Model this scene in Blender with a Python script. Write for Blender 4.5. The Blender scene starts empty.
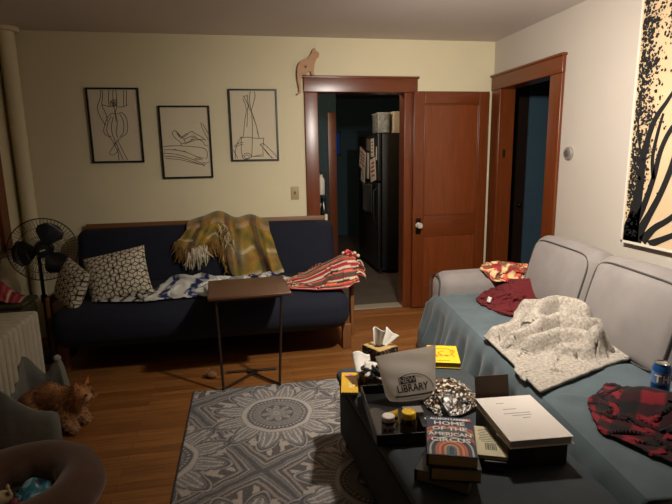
import bpy, math, random
import numpy as np
from mathutils import Matrix, Vector, Euler
C = bpy.context.scene.collection
R = math.radians
rng = np.random.default_rng(7)

# ------------------------------------------------------------------ helpers: colour and materials
def lin(r, g, b):
    f = lambda c: (c/255/12.92) if c <= 10.3 else ((c/255+.055)/1.055)**2.4
    return (f(r), f(g), f(b))
MATS = {}
def mat(name, rgb, rough=.6, var=0., vs=20., bump=0., bs=60., metal=0., emit=0., attr=False, sheen=0., spec=None, trans=0., alpha=None, stretch=None):
    if name in MATS: return MATS[name]
    m = bpy.data.materials.new(name); m.use_nodes = True
    nt = m.node_tree; b = nt.nodes['Principled BSDF']
    c = lin(*rgb)
    b.inputs['Base Color'].default_value = (*c, 1); b.inputs['Roughness'].default_value = rough
    b.inputs['Metallic'].default_value = metal
    if spec is not None: b.inputs['Specular IOR Level'].default_value = spec
    if sheen: b.inputs['Sheen Weight'].default_value = sheen
    if trans: b.inputs['Transmission Weight'].default_value = trans
    if alpha is not None: b.inputs['Alpha'].default_value = alpha
    tc = nt.nodes.new('ShaderNodeTexCoord')
    vec = tc.outputs['Object']
    if stretch:
        mp = nt.nodes.new('ShaderNodeMapping'); mp.inputs['Scale'].default_value = stretch
        nt.links.new(vec, mp.inputs['Vector']); vec = mp.outputs['Vector']
    src = None
    if attr:
        a = nt.nodes.new('ShaderNodeAttribute'); a.attribute_name = 'Col'; src = a.outputs['Color']
    if var:
        n = nt.nodes.new('ShaderNodeTexNoise'); n.inputs['Scale'].default_value = vs; n.inputs['Detail'].default_value = 5
        nt.links.new(vec, n.inputs['Vector'])
        rp = nt.nodes.new('ShaderNodeMapRange'); rp.inputs[1].default_value = .3; rp.inputs[2].default_value = .7
        rp.inputs[3].default_value = 1-var; rp.inputs[4].default_value = 1+var
        nt.links.new(n.outputs['Fac'], rp.inputs[0])
        mx = nt.nodes.new('ShaderNodeVectorMath'); mx.operation = 'SCALE'
        if src is None: mx.inputs[0].default_value = c
        else: nt.links.new(src, mx.inputs[0])
        nt.links.new(rp.outputs[0], mx.inputs['Scale']); src = mx.outputs[0]
    if src is not None: nt.links.new(src, b.inputs['Base Color'])
    if bump:
        n2 = nt.nodes.new('ShaderNodeTexNoise'); n2.inputs['Scale'].default_value = bs; n2.inputs['Detail'].default_value = 3
        nt.links.new(vec, n2.inputs['Vector'])
        bp = nt.nodes.new('ShaderNodeBump'); bp.inputs['Strength'].default_value = bump; bp.inputs['Distance'].default_value = .004
        nt.links.new(n2.outputs['Fac'], bp.inputs['Height']); nt.links.new(bp.outputs[0], b.inputs['Normal'])
    if emit:
        b.inputs['Emission Color'].default_value = (*c, 1); b.inputs['Emission Strength'].default_value = emit
    MATS[name] = m; return m

def plank_mat():
    m = bpy.data.materials.new('oak_floor'); m.use_nodes = True; nt = m.node_tree; b = nt.nodes['Principled BSDF']
    tc = nt.nodes.new('ShaderNodeTexCoord')
    br = nt.nodes.new('ShaderNodeTexBrick'); br.offset = .37; br.squash = 1
    br.inputs['Scale'].default_value = 1; br.inputs['Brick Width'].default_value = .9; br.inputs['Row Height'].default_value = .058
    br.inputs['Mortar Size'].default_value = .0012; br.inputs['Bias'].default_value = -.1
    br.inputs['Color1'].default_value = (*lin(150, 98, 50), 1); br.inputs['Color2'].default_value = (*lin(124, 76, 36), 1)
    br.inputs['Mortar'].default_value = (*lin(80, 46, 20), 1)
    nt.links.new(tc.outputs['Object'], br.inputs['Vector'])
    mp = nt.nodes.new('ShaderNodeMapping'); mp.inputs['Scale'].default_value = (2.2, 42, 1)
    n = nt.nodes.new('ShaderNodeTexNoise'); n.inputs['Scale'].default_value = 2; n.inputs['Detail'].default_value = 6
    nt.links.new(tc.outputs['Object'], mp.inputs[0]); nt.links.new(mp.outputs[0], n.inputs['Vector'])
    mr = nt.nodes.new('ShaderNodeMapRange'); mr.inputs[1].default_value = .3; mr.inputs[2].default_value = .7; mr.inputs[3].default_value = .72; mr.inputs[4].default_value = 1.15
    nt.links.new(n.outputs['Fac'], mr.inputs[0])
    mx = nt.nodes.new('ShaderNodeVectorMath'); mx.operation = 'SCALE'
    nt.links.new(br.outputs['Color'], mx.inputs[0]); nt.links.new(mr.outputs[0], mx.inputs['Scale'])
    nt.links.new(mx.outputs[0], b.inputs['Base Color']); b.inputs['Roughness'].default_value = .38
    return m
def wood(name, rgb, rough=.35, axis='z', var=.16):
    st = {'x': (3, 40, 40), 'y': (40, 3, 40), 'z': (40, 40, 3)}[axis]
    return mat(name+'_'+axis, rgb, rough, var, 1.6, .05, 3, stretch=st)

# ------------------------------------------------------------------ helpers: geometry (V, F) pairs
def A(v): return np.asarray(v, float)
def join(gs):
    V, F, o = [], [], 0
    for v, f in gs:
        V.append(A(v)); F += [tuple(i+o for i in q) for q in f]; o += len(v)
    return np.vstack(V), F
def tf(g, loc=(0, 0, 0), rot=(0, 0, 0), sc=(1, 1, 1)):
    M = np.array(Euler([R(a) for a in rot]).to_matrix())
    return (A(g[0])*A(sc)) @ M.T + A(loc), g[1]
def grid_faces(nu, nv, wu=False, wv=False, off=0, flip=False):
    F = []
    for i in range(nu if wu else nu-1):
        for j in range(nv if wv else nv-1):
            a, b, c, d = i*nv+j, ((i+1) % nu)*nv+j, ((i+1) % nu)*nv+(j+1) % nv, i*nv+(j+1) % nv
            F.append((a+off, d+off, c+off, b+off) if flip else (a+off, b+off, c+off, d+off))
    return F
def surf(P, wu=False, wv=False, flip=False):
    nu, nv = P.shape[:2]
    return P.reshape(-1, 3), grid_faces(nu, nv, wu, wv, 0, flip)
def rbox(c, s, r=.0, rot=(0, 0, 0), n=0, bulge=(0, 0, 0)):
    """rounded box; n extra interior divisions, bulge swells the faces along each axis"""
    h = A(s)/2; r = min(r, h.min()*.999)
    ax = []
    for k in range(3):
        if r <= 0: a = list(np.linspace(-h[k], h[k], n+2))
        else:
            e = [1, .62, .29, 0] if r > .012 else [1, .3, 0]
            a = [-h[k]+r*(1-t) for t in e] + list(np.linspace(-h[k]+r, h[k]-r, n+2))[1:-1] + [h[k]-r*(1-t) for t in e[::-1]]
        ax.append(a)
    V, F, idx = [], [], {}
    def vid(i, j, k):
        if (i, j, k) not in idx: idx[i, j, k] = len(V); V.append((ax[0][i], ax[1][j], ax[2][k]))
        return idx[i, j, k]
    N = [len(a)-1 for a in ax]
    for d in range(3):
        e, f = (d+1) % 3, (d+2) % 3
        for side in (0, N[d]):
            for a in range(N[e]):
                for b in range(N[f]):
                    q = []
                    for da, db in ((0, 0), (1, 0), (1, 1), (0, 1)):
                        t = [0, 0, 0]; t[d] = side; t[e] = a+da; t[f] = b+db; q.append(vid(*t))
                    F.append(tuple(q if side else q[::-1]))
    V = A(V); Pn = V/h
    if r > 0:
        q = np.clip(V, -(h-r), h-r); dl = V-q; L = np.linalg.norm(dl, axis=1, keepdims=True); L[L == 0] = 1
        V = q + dl/L*r
    for k in range(3):
        if bulge[k]:
            e, f = (k+1) % 3, (k+2) % 3
            V[:, k] += np.sign(Pn[:, k])*np.abs(Pn[:, k])*bulge[k]*(1-Pn[:, e]**2)*(1-Pn[:, f]**2)
    return tf((V, F), c, rot)
def box(x0, x1, y0, y1, z0, z1, r=0, n=0):
    return rbox(((x0+x1)/2, (y0+y1)/2, (z0+z1)/2), (x1-x0, y1-y0, z1-z0), r, n=n)
def tube(path, r, n=8, closed=False):
    P = A(path); m = len(P)
    rr = np.broadcast_to(A(r), (m,))
    T = np.roll(P, -1, 0)-np.roll(P, 1, 0) if closed else np.gradient(P, axis=0)
    T /= np.linalg.norm(T, axis=1, keepdims=True)+1e-12
    up = A([0, 0, 1]) if abs(T[0][2]) < .9 else A([1, 0, 0])
    N = np.cross(T[0], up); N /= np.linalg.norm(N)
    V = []
    for i in range(m):
        N = N-T[i]*(N@T[i]); N /= np.linalg.norm(N)+1e-12
        Bn = np.cross(T[i], N)
        for k in range(n):
            a = 2*math.pi*k/n; V.append(P[i]+rr[i]*(math.cos(a)*N+math.sin(a)*Bn))
    F = grid_faces(m, n, closed, True)
    if not closed: F += [tuple(range(n-1, -1, -1))[::1], tuple(range((m-1)*n, m*n))]
    return A(V), F
def smooth_path(pts, n=8, closed=False):
    P = A(pts); m = len(P); out = []
    for i in range(m if closed else m-1):
        g = lambda k: P[k % m] if closed else P[min(max(k, 0), m-1)]
        a, b, c, d = g(i-1), g(i), g(i+1), g(i+2)
        for k in range(n):
            t = k/n; out.append(.5*((2*b)+(c-a)*t+(2*a-5*b+4*c-d)*t*t+(3*b-a-3*c+d)*t**3))
    if not closed: out.append(P[-1])
    return A(out)
def lathe(prof, n=24, c=(0, 0, 0)):
    P = A([[(r*math.cos(2*math.pi*k/n), r*math.sin(2*math.pi*k/n), z) for r, z in prof] for k in range(n)])
    V, F = surf(P, wu=True)
    return V+A(c), F
def cyl(c, r, h, n=20, rot=(0, 0, 0), b=.0):
    b = b or min(r, h)*.08
    return tf(lathe([(1e-5, 0), (r-b, 0), (r, b), (r, h-b), (r-b, h), (1e-5, h)], n), c, rot)
def ball(c, r, n=12, sc=(1, 1, 1)):
    return tf(lathe([(max(1e-5, r*math.sin(math.pi*i/n)), -r*math.cos(math.pi*i/n)) for i in range(n+1)], n*2), c, (0, 0, 0), sc)
def prism(pts, d, plane='xz'):
    """outline (list of 2d) extruded by d along the third axis, centred on zero"""
    n = len(pts)
    def p3(p, t): return {'xz': (p[0], t, p[1]), 'xy': (p[0], p[1], t), 'yz': (t, p[0], p[1])}[plane]
    V = [p3(p, -d/2) for p in pts]+[p3(p, d/2) for p in pts]
    F = [tuple(range(n)), tuple(range(2*n-1, n-1, -1))]+[(i, i+n, (i+1) % n+n, (i+1) % n) for i in range(n)]
    return A(V), F
def text(body, size, font_scale_x=1.0, bold=0.):
    cu = bpy.data.curves.new('t', 'FONT'); cu.body = body; cu.size = size; cu.align_x = 'CENTER'; cu.align_y = 'CENTER'; cu.resolution_u = 2
    cu.extrude = .0003; cu.offset = bold
    ob = bpy.data.objects.new('t', cu); me = bpy.data.meshes.new_from_object(ob)
    V = np.array([v.co[:] for v in me.vertices]); F = [tuple(p.vertices) for p in me.polygons]
    bpy.data.objects.remove(ob); bpy.data.meshes.remove(me); bpy.data.curves.remove(cu)
    V[:, 0] *= font_scale_x
    return V, F

# ------------------------------------------------------------------ helpers: objects
def tag(o, label=None, cat=None, group=None, kind=None):
    if label: o['label'] = label
    if cat: o['category'] = cat
    if group: o['group'] = group
    if kind: o['kind'] = kind
    return o
def thing(name, label, cat, loc=(0, 0, 0), rz=0, group=None):
    o = bpy.data.objects.new(name, None); C.objects.link(o); o.empty_display_size = .05
    o.location = loc; o.rotation_euler = (0, 0, R(rz)); tag(o, label, cat, group); return o
def world_mat(o):
    M = Matrix.LocRotScale(o.location, o.rotation_euler, o.scale)
    return world_mat(o.parent) @ M if o.parent else M
def obj(name, g, m, parent=None, local=False, col=None, sharp=40, sub=0, solid=0, label=None, cat=None, group=None, kind=None):
    V, F = A(g[0]).copy(), g[1]
    loc = Vector((0, 0, 0))
    if parent is None and not local:
        lo, hi = V.min(0), V.max(0); loc = Vector(((lo[0]+hi[0])/2, (lo[1]+hi[1])/2, lo[2])); V = V-A(loc)
    elif parent is not None and not local:
        Mi = np.array(world_mat(parent).inverted()); V = V @ Mi[:3, :3].T+Mi[:3, 3]
    me = bpy.data.meshes.new(name); me.from_pydata(V.tolist(), [], F); me.update()
    if isinstance(m, (list, tuple)):
        for q in m: me.materials.append(q)
    else: me.materials.append(m)
    if col is not None:
        at = me.color_attributes.new('Col', 'FLOAT_COLOR', 'POINT')
        cc = np.ones((len(V), 4)); cc[:, :3] = col; at.data.foreach_set('color', cc.ravel())
    me.shade_smooth(); me.set_sharp_from_angle(angle=R(sharp))
    o = bpy.data.objects.new(name, me); C.objects.link(o); o.location = loc
    if parent is not None: o.parent = parent
    if solid:
        s = o.modifiers.new('s', 'SOLIDIFY'); s.thickness = abs(solid); s.offset = -1 if solid > 0 else 1
    if sub:
        s = o.modifiers.new('d', 'SUBSURF'); s.levels = sub; s.render_levels = sub
    return tag(o, label, cat, group, kind)
def struct(name, g, m, parent=None, **k):
    return obj(name, g, m, parent, kind='structure' if parent is None else None, **k)

# ------------------------------------------------------------------ helpers: cloth
def vnoise(x, y, seed=0):
    r = np.random.default_rng(seed); out = np.zeros_like(x, dtype=float)
    for k in range(9):
        a = r.uniform(0, 2*math.pi); f = r.uniform(.6, 1.6); out += np.sin((x*math.cos(a)+y*math.sin(a))*f+r.uniform(0, 6.28))
    return out/3.2
def coons(c0, c1, d0, d1, nu, nv):
    """c0: t=0 edge (s 0..1), c1: t=1 edge, d0: s=0 edge (t 0..1), d1: s=1 edge; polylines in 2d or 3d"""
    def rs(p, n):
        p = smooth_path(p, 6) if len(p) > 2 else A(p)
        L = np.r_[0, np.cumsum(np.linalg.norm(np.diff(p, axis=0), axis=1))]; t = np.linspace(0, L[-1], n)
        return np.stack([np.interp(t, L, p[:, k]) for k in range(p.shape[1])], 1)
    c0, c1, d0, d1 = rs(c0, nu), rs(c1, nu), rs(d0, nv), rs(d1, nv)
    s = np.linspace(0, 1, nu)[:, None, None]; t = np.linspace(0, 1, nv)[None, :, None]
    return (1-t)*c0[:, None]+t*c1[:, None]+(1-s)*d0[None]+s*d1[None]-((1-s)*(1-t)*c0[0]+s*(1-t)*c0[-1]+(1-s)*t*c1[0]+s*t*c1[-1])
def crumple(P, slack, support, seed, iters=160, lift=.03, bend=.35, grav=.0006, freq=9, edge=.35, slack_u=None, hem=.15):
    """relax a sheet that is too big for its footprint so that it buckles into folds over support(x, y)"""
    nu, nv = P.shape[:2]
    X = np.zeros((nu, nv, 3)); X[..., :2] = P[..., :2]
    B0 = X[..., :2].copy()
    X[..., 2] = support(X[..., 0], X[..., 1])+.004+lift*np.abs(vnoise(X[..., 0]*freq*2.2, X[..., 1]*freq*2.2, seed))
    flat = np.zeros_like(X); flat[..., :2] = B0
    su = slack_u or slack
    uu_, vv_ = np.meshgrid(np.arange(nu), np.arange(nv), indexing='ij')
    ed = np.minimum(np.minimum(uu_, nu-1-uu_), np.minimum(vv_, nv-1-vv_))/7.
    ed = np.clip(ed, 0, 1)**1.5*(1-hem)+hem
    def ln(a, b, k): return np.linalg.norm(flat[a]-flat[b], axis=-1)*(1+(k-1)*.5*(ed[a]+ed[b]))
    sets = []
    for st, k in ((1, 1.), (2, bend)):
        for par in range(2*st):
            ia = np.arange(par, nu-st, 2*st)
            if len(ia): a, b = (ia, slice(None)), (ia+st, slice(None)); sets.append((a, b, ln(a, b, su), k))
            ja = np.arange(par, nv-st, 2*st)
            if len(ja): a, b = (slice(None), ja), (slice(None), ja+st); sets.append((a, b, ln(a, b, slack), k))
    for pi in (0, 1):
        ia = np.arange(pi, nu-1, 2)
        for a, b in ((slice(0, nv-1), slice(1, nv)), (slice(1, nv), slice(0, nv-1))):
            sets.append(((ia, a), (ia+1, b), ln((ia, a), (ia+1, b), (su+slack)/2), .5))
    bm = np.zeros((nu, nv), bool); bm[0] = bm[-1] = True; bm[:, 0] = bm[:, -1] = True
    V = np.zeros_like(X)
    for it in range(iters):
        V *= .85; V[..., 2] -= grav; X0 = X.copy(); X = X+V
        for _ in range(3):
            for a, b, L, k in sets:
                d = X[b]-X[a]; l = np.linalg.norm(d, axis=-1); cdl = (d*((l-L)/np.maximum(l, 1e-9)*.5*k)[..., None])
                X[a] += cdl; X[b] -= cdl
        X[bm, :2] += (B0[bm]-X[bm, :2])*edge
        z = support(X[..., 0], X[..., 1])+.004
        X[..., 2] = np.maximum(X[..., 2], z)
        V = np.clip(X-X0, -.01, .01)
    return X
def st_grid(nu, nv): return np.meshgrid(np.linspace(0, 1, nu), np.linspace(0, 1, nv), indexing='ij')
def mixc(a, b, t): return A(a)*(1-t[..., None])+A(b)*t[..., None]
def pillow(w, h, t, n=40, m=.9):
    """pillow in its own xz plane, thickness along y; returns V, F, and the 2d coordinates of each vertex"""
    u = np.linspace(-1, 1, n); U, W = np.meshgrid(u, u, indexing='ij')
    pin = 1-.06*(1-U**2)*np.abs(W)**3
    pin2 = 1-.06*(1-W**2)*np.abs(U)**3
    T = t/2*np.maximum((1-np.abs(U)**2.4)*(1-np.abs(W)**2.4), 0)**.45
    x, z = U*w/2*pin2, W*h/2*pin
    f = np.stack([x, -T, z], -1); b = np.stack([x, T, z], -1)
    g = join([surf(f), surf(b, flip=True)])
    return g, np.r_[np.stack([U*w/2, W*h/2], -1).reshape(-1, 2), np.stack([U*w/2, W*h/2], -1).reshape(-1, 2)]

# ================================================================== THE ROOM
XL, XR, YB, H = -1.80, 2.34, -5.7, 2.46
WT = .12
m_wall = mat('wall_paint', (219, 207, 172), .75, .02, 3, .06, 40)
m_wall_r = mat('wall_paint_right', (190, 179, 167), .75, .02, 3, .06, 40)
m_ceil = mat('ceiling_paint', (206, 195, 188), .6, .03, 2, .1, 30)
W_RED = (108, 52, 22)
w_x, w_z, w_y = wood('varnished_wood', W_RED, .28, 'x'), wood('varnished_wood', W_RED, .28, 'z'), wood('varnished_wood', W_RED, .28, 'y')
m_dteal = mat('teal_wall', (52, 84, 98), .8, .05, 4)
m_white = mat('white_enamel', (214, 206, 188), .45, .04, 8)
m_black = mat('black_satin', (14, 14, 15), .45)

floor_o = struct('floor', box(XL-.15, XR+.15, YB-.1, .0, -.1, 0), plank_mat())
struct('ceiling', box(XL-.15, XR+.15, YB-.1, .0, H, H+.1), m_ceil)
# back wall with the doorway hole
struct('wall_back', join([box(XL-.15, .66, 0, WT, 0, H+.1), box(1.49, XR+.15, 0, WT, 0, H+.1), box(.66, 1.49, 0, WT, 2.03, H+.1)]), m_wall)
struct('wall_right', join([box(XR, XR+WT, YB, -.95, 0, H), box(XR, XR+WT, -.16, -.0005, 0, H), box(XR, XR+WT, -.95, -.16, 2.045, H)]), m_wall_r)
# left wall with a window hole
wy0, wy1, wz0, wz1 = -1.30, -.42, .80, 2.05
struct('wall_left', join([box(XL-WT, XL, YB, wy0, 0, H), box(XL-WT, XL, wy1, -.0005, 0, H), box(XL-WT, XL, wy0, wy1, 0, wz0), box(XL-WT, XL, wy0, wy1, wz1, H)]), m_wall)
struct('wall_front', box(XL-WT, XR+WT, YB-.1, YB, 0, H), mat('bounce_cut_brown', (60, 44, 34), .7))  # unseen wall behind the camera, coloured dark to cut bounced light

def casing(x0, x1, z1, wd, y0, y1, wall):
    """flat casing boards round an opening x0..x1, top z1, on plane y (or x when wall='x')"""
    L = box(x0-wd, x0, y0, y1, 0.002, z1, .006); Rr = box(x1, x1+wd, y0, y1, 0.002, z1, .006)
    Hd = box(x0-wd-.005, x1+wd+.005, y0-.004, y1, z1, z1+.125, .006)
    cap = box(x0-wd-.018, x1+wd+.018, y0-.014, y1, z1+.118, z1+.138, .005)
    return L, Rr, Hd, cap
# doorway in the back wall
d1 = struct('door_1', box(.66, .681, -.002, WT+.002, 0.002, 2.03), w_z)
obj('jamb', box(1.470, 1.491, -.002, WT+.002, 0.002, 2.03), w_z, d1)
obj('head_jamb', box(.681, 1.470, -.002, WT+.002, 2.006, 2.03), w_x, d1)
L, Rr, Hd, cap = casing(.681, 1.470, 2.006, .118, -.026, 0, 'y')
obj('casing', L, w_z, d1); obj('casing', Rr, w_z, d1); obj('head_casing', join([Hd, cap]), w_x, d1)
obj('threshold', box(.681, 1.470, -.01, WT+.01, .001, .012, .004), mat('threshold_metal', (150, 140, 122), .45), d1)
# doorway in the right wall
def yx(g): v = A(g[0]); return np.stack([v[:, 1], v[:, 0], v[:, 2]], 1), [f[::-1] for f in g[1]]
d2 = struct('door_2', box(XR-.002, XR+WT+.002, -.951, -.93, 0.002, 2.045), w_z)
obj('jamb', box(XR-.002, XR+WT+.002, -.18, -.159, 0.002, 2.045), w_z, d2)
obj('head_jamb', box(XR-.002, XR+WT+.002, -.93, -.18, 2.026, 2.045), w_y, d2)
obj('casing', box(XR-.026, XR, -1.078, -.93, .002, 2.026, .006), w_z, d2)
obj('casing', box(XR-.026, XR, -.18, -.02, .002, 2.026, .006), w_z, d2)
obj('head_casing', join([box(XR-.03, XR, -1.082, -.012, 2.026, 2.148, .006), box(XR-.042, XR, -1.094, -.004, 2.143, 2.163, .005)]), w_y, d2)
obj('strike_plate', box(XR+.02, XR+.05, -.1815, -.1795, 1.42, 1.49), mat('brass', (190, 160, 90), .3, metal=1), d2)
# the door leaf, swung open flat in front of the back wall
leaf = thing('door_leaf', 'red-brown panelled wooden door swung open flat against the back wall', 'door', (1.9, -.07, 0.01))
zt = 2.012
def frame_geo(x0, x1, z0, z1, d=.035):
    return rbox(((x0+x1)/2, -.07, (z0+z1)/2), (x1-x0, d, z1-z0), .004)
obj('stile', frame_geo(1.54, 1.64, .012, zt), w_z, leaf); obj('stile', frame_geo(2.165, 2.262, .012, zt), w_z, leaf)
for n, a, b in (('top_rail', 1.905, zt), ('lock_rail', .71, .895), ('bottom_rail', .012, .215)):
    obj(n, frame_geo(1.64, 2.165, a, b), w_x, leaf)
m_panel = wood('door_panel_wood', (118, 58, 25), .3, 'z')
for a, b in ((.895, 1.905), (.215, .71)):
    p = obj('panel', box(1.64, 2.165, -.078, -.062, a, b), m_panel, leaf)
    e = .012
    obj('panel_molding', join([box(1.64, 1.64+e, -.086, -.074, a, b, .004), box(2.165-e, 2.165, -.086, -.074, a, b, .004), box(1.64, 2.165, -.086, -.074, a, a+e, .004), box(1.64, 2.165, -.086, -.074, b-e, b, .004)]), w_z, p)
kb = obj('knob', tf(lathe([(.001, 0), (.027, 0), (.027, .006), (.011, .01), (.011, .028), (.024, .036), (.029, .05), (.024, .062), (.001, .066)], 20), (1.592, -.088, .81), (90, 0, 0)), mat('white_knob', (190, 180, 165), .2), leaf, label='round pale door knob')
obj('lock_plate', rbox((1.592, -.089, .80), (.05, .003, .15), .001), mat('dark_bronze', (40, 30, 22), .35, metal=.8), leaf)
obj('latch_plate', box(1.5385, 1.5405, -.08, -.06, .88, .96), mat('brass', (190, 160, 90), .3, metal=1), leaf)
# baseboards
struct('baseboard_back', join([box(XL, .558, -.018, 0, .001, .17, .004), box(1.60, XR-.03, -.018, 0, .001, .17, .004)]), w_x)
struct('baseboard_right', box(XR-.018, XR, YB, -1.085, .001, .17, .004), w_y)
struct('baseboard_left', box(XL, XL+.018, YB, -.02, .001, .17, .004), w_y)
# window on the left wall: only its casing's edge is in view
w1 = struct('window_1', join([box(XL-.02, XL+.026, wy1, wy1+.125, wz0-.05, wz1, .006), box(XL-.02, XL+.026, wy0-.125, wy0, wz0-.05, wz1, .006), box(XL-.02, XL+.03, wy0-.13, wy1+.13, wz1, wz1+.13, .006)]), w_z)
obj('window_sill', box(XL-.05, XL+.07, wy0-.15, wy1+.15, wz0-.03, wz0, .008), w_y, w1)
obj('sash', join([box(XL-.08, XL-.05, wy0, wy0+.05, wz0, wz1), box(XL-.08, XL-.05, wy1-.05, wy1, wz0, wz1), box(XL-.08, XL-.05, wy0, wy1, wz0, wz0+.05), box(XL-.08, XL-.05, wy0, wy1, wz1-.05, wz1), box(XL-.08, XL-.05, wy0, wy1, 1.40, 1.45)]), w_z, w1)
obj('glass_pane', box(XL-.068, XL-.062, wy0+.04, wy1-.04, wz0+.04, wz1-.04), mat('night_glass', (10, 12, 14), .05), w1)

# steam riser in the corner
rp = thing('steam_pipe', 'white painted steam pipe rising in the left corner of the room', 'pipe', (-1.70, -.10, 0))
obj('pipe', cyl((-1.70, -.10, .002), .05, H-.004, 20), m_wall, rp)
obj('pipe_collar', cyl((-1.70, -.10, H-.035), .085, .033, 24), m_wall, rp)
rp2 = obj('steam_pipe', cyl((-1.772, -.03, .002), .024, H-.004, 14), m_wall, label='thin white pipe close in the corner behind the thick steam pipe', cat='pipe')

# light switch, thermostat
sw = thing('light_switch', 'cream light switch plate on the back wall left of the doorway', 'light switch', (.458, -.004, 1.137))
obj('switch_plate', rbox((.458, -.004, 1.137), (.072, .007, .115), .003), mat('switch_brass', (170, 150, 105), .4), sw)
obj('toggle', rbox((.458, -.012, 1.14), (.011, .016, .024), .003, (20, 0, 0)), mat('switch_toggle', (120, 105, 75), .4), sw)
th = thing('thermostat', 'round silver thermostat dial on the right wall beside the doorway', 'thermostat', (XR-.01, -1.195, 1.451))
obj('dial_body', tf(lathe([(.001, 0), (.047, 0), (.047, .014), (.040, .026), (.001, .028)], 28), (XR-.0005, -1.195, 1.451), (0, -90, 0)), mat('steel_dial', (190, 185, 178), .3, metal=.7), th)
obj('dial_cover', tf(lathe([(.001, 0), (.024, 0), (.022, .009), (.001, .011)], 24), (XR-.0275, -1.195, 1.451), (0, -90, 0)), mat('dark_dial', (90, 84, 78), .25), th)

# ------------------------------------------------------------------ line drawings on the back wall
m_frame = mat('black_frame', (10, 9, 9), .4); m_paper = mat('drawing_paper', (212, 198, 170), .7); m_ink = mat('ink', (14, 12, 12), .7)
def picture(x0, x1, z0, z1, strokes, quad, label, s=1.):
    root = thing('framed_drawing', label, 'picture', ((x0+x1)/2, -.012, z0), 0, 'line drawings on the back wall')
    y0, y1, w = -.026, -.002, .013
    obj('frame', join([box(x0, x1, y0, y1, z1-w, z1), box(x0, x1, y0, y1, z0, z0+w), box(x0, x0+w, y0, y1, z0+w, z1-w), box(x1-w, x1, y0, y1, z0+w, z1-w)]), m_frame, root)
    pp = obj('paper', box(x0+w, x1-w, -.010, -.004, z0+w, z1-w), m_paper, root)
    (tlx, tly), (trx, _), (brx, bry), (blx, _) = quad
    g = []
    for st in strokes:
        pts = []
        for px, py in st:
            t = (py-tly)/(bry-tly); l = tlx+(blx-tlx)*t; r = trx+(brx-trx)*t
            u = min(max((px-l)/(r-l), .035), .965); t = min(max(t, .03), .97)
            pts.append((x0+(x1-x0)*u, -.0115, z1-(z1-z0)*t))
        g.append(tube(smooth_path(pts, 5) if len(pts) > 2 else pts, .0021, 4))
    obj('line_art', join(g), m_ink, pp)
picture(-1.207, -.802, 1.435, 2.033, [
    [(118, 55), (120, 95), (112, 125), (104, 150), (112, 190), (135, 230), (150, 250)], [(130, 55), (132, 100), (128, 140), (150, 190), (158, 230)],
    [(165, 55), (164, 100), (166, 150)], [(187, 52), (188, 100), (192, 140), (200, 190), (205, 230)], [(203, 52), (208, 100), (208, 150), (200, 185)],
    [(246, 60), (247, 145)], [(262, 58), (262, 142)], [(208, 150), (240, 150), (268, 141)], [(128, 140), (150, 145), (175, 152)],
    [(172, 130), (180, 118), (200, 112), (210, 122), (206, 140), (190, 150), (176, 146), (172, 130)], [(176, 126), (205, 128)], [(178, 134), (206, 135)], [(180, 142), (204, 143)], [(182, 118), (190, 148)], [(198, 114), (200, 146)],
    [(165, 195), (150, 230), (140, 265), (140, 290), (155, 308), (178, 312)], [(178, 200), (160, 240), (155, 280), (165, 305), (190, 345)], [(190, 205), (180, 250), (185, 300), (205, 345)],
    [(205, 195), (212, 240), (206, 290), (215, 320)], [(235, 180), (258, 205), (268, 250), (262, 295), (230, 320), (205, 345)], [(225, 190), (245, 230), (245, 290), (225, 315)], [(170, 195), (185, 185), (205, 190), (235, 180)],
    [(205, 345), (190, 370), (172, 400), (180, 415), (200, 410), (215, 390), (212, 365), (195, 345)], [(190, 345), (215, 400), (222, 450)], [(215, 335), (240, 390), (270, 450)], [(205, 350), (230, 410), (245, 450)]],
    [(38, 48), (328, 48), (360, 458), (85, 462)], 'leftmost black-framed line drawing, an upright knotted figure hanging from above')
picture(-.659, -.245, 1.293, 1.893, [
    [(150, 178), (135, 195), (155, 225), (180, 245), (190, 268)], [(150, 178), (170, 195), (190, 215), (215, 200), (250, 186), (258, 195)], [(160, 190), (185, 222), (230, 200)], [(165, 195), (190, 228)],
    [(190, 215), (205, 235), (215, 258)], [(205, 232), (240, 215), (268, 215), (270, 228), (240, 240), (215, 255)], [(245, 222), (268, 222)], [(240, 232), (262, 234)],
    [(190, 255), (220, 252), (280, 235), (320, 235)], [(275, 225), (310, 245), (325, 265), (345, 272)], [(300, 135), (310, 170), (345, 235)], [(310, 140), (345, 200)], [(260, 195), (300, 215), (330, 240)],
    [(85, 272), (140, 268), (200, 270), (260, 275), (310, 282), (335, 300), (340, 330), (330, 350)], [(88, 290), (150, 292), (210, 305), (270, 330), (320, 345)], [(90, 310), (160, 318), (230, 340), (300, 370), (322, 388)],
    [(95, 328), (170, 335), (250, 360), (315, 385)], [(98, 340), (180, 350), (240, 365), (300, 380)], [(262, 348), (290, 342), (312, 356)], [(270, 352), (300, 352)], [(145, 288), (190, 300), (215, 300)], [(310, 372), (328, 372), (322, 390)], [(335, 375), (350, 365)]],
    [(52, 38), (348, 38), (378, 460), (90, 462)], 'middle black-framed line drawing, a hand above reclining legs, hung lowest')
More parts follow.
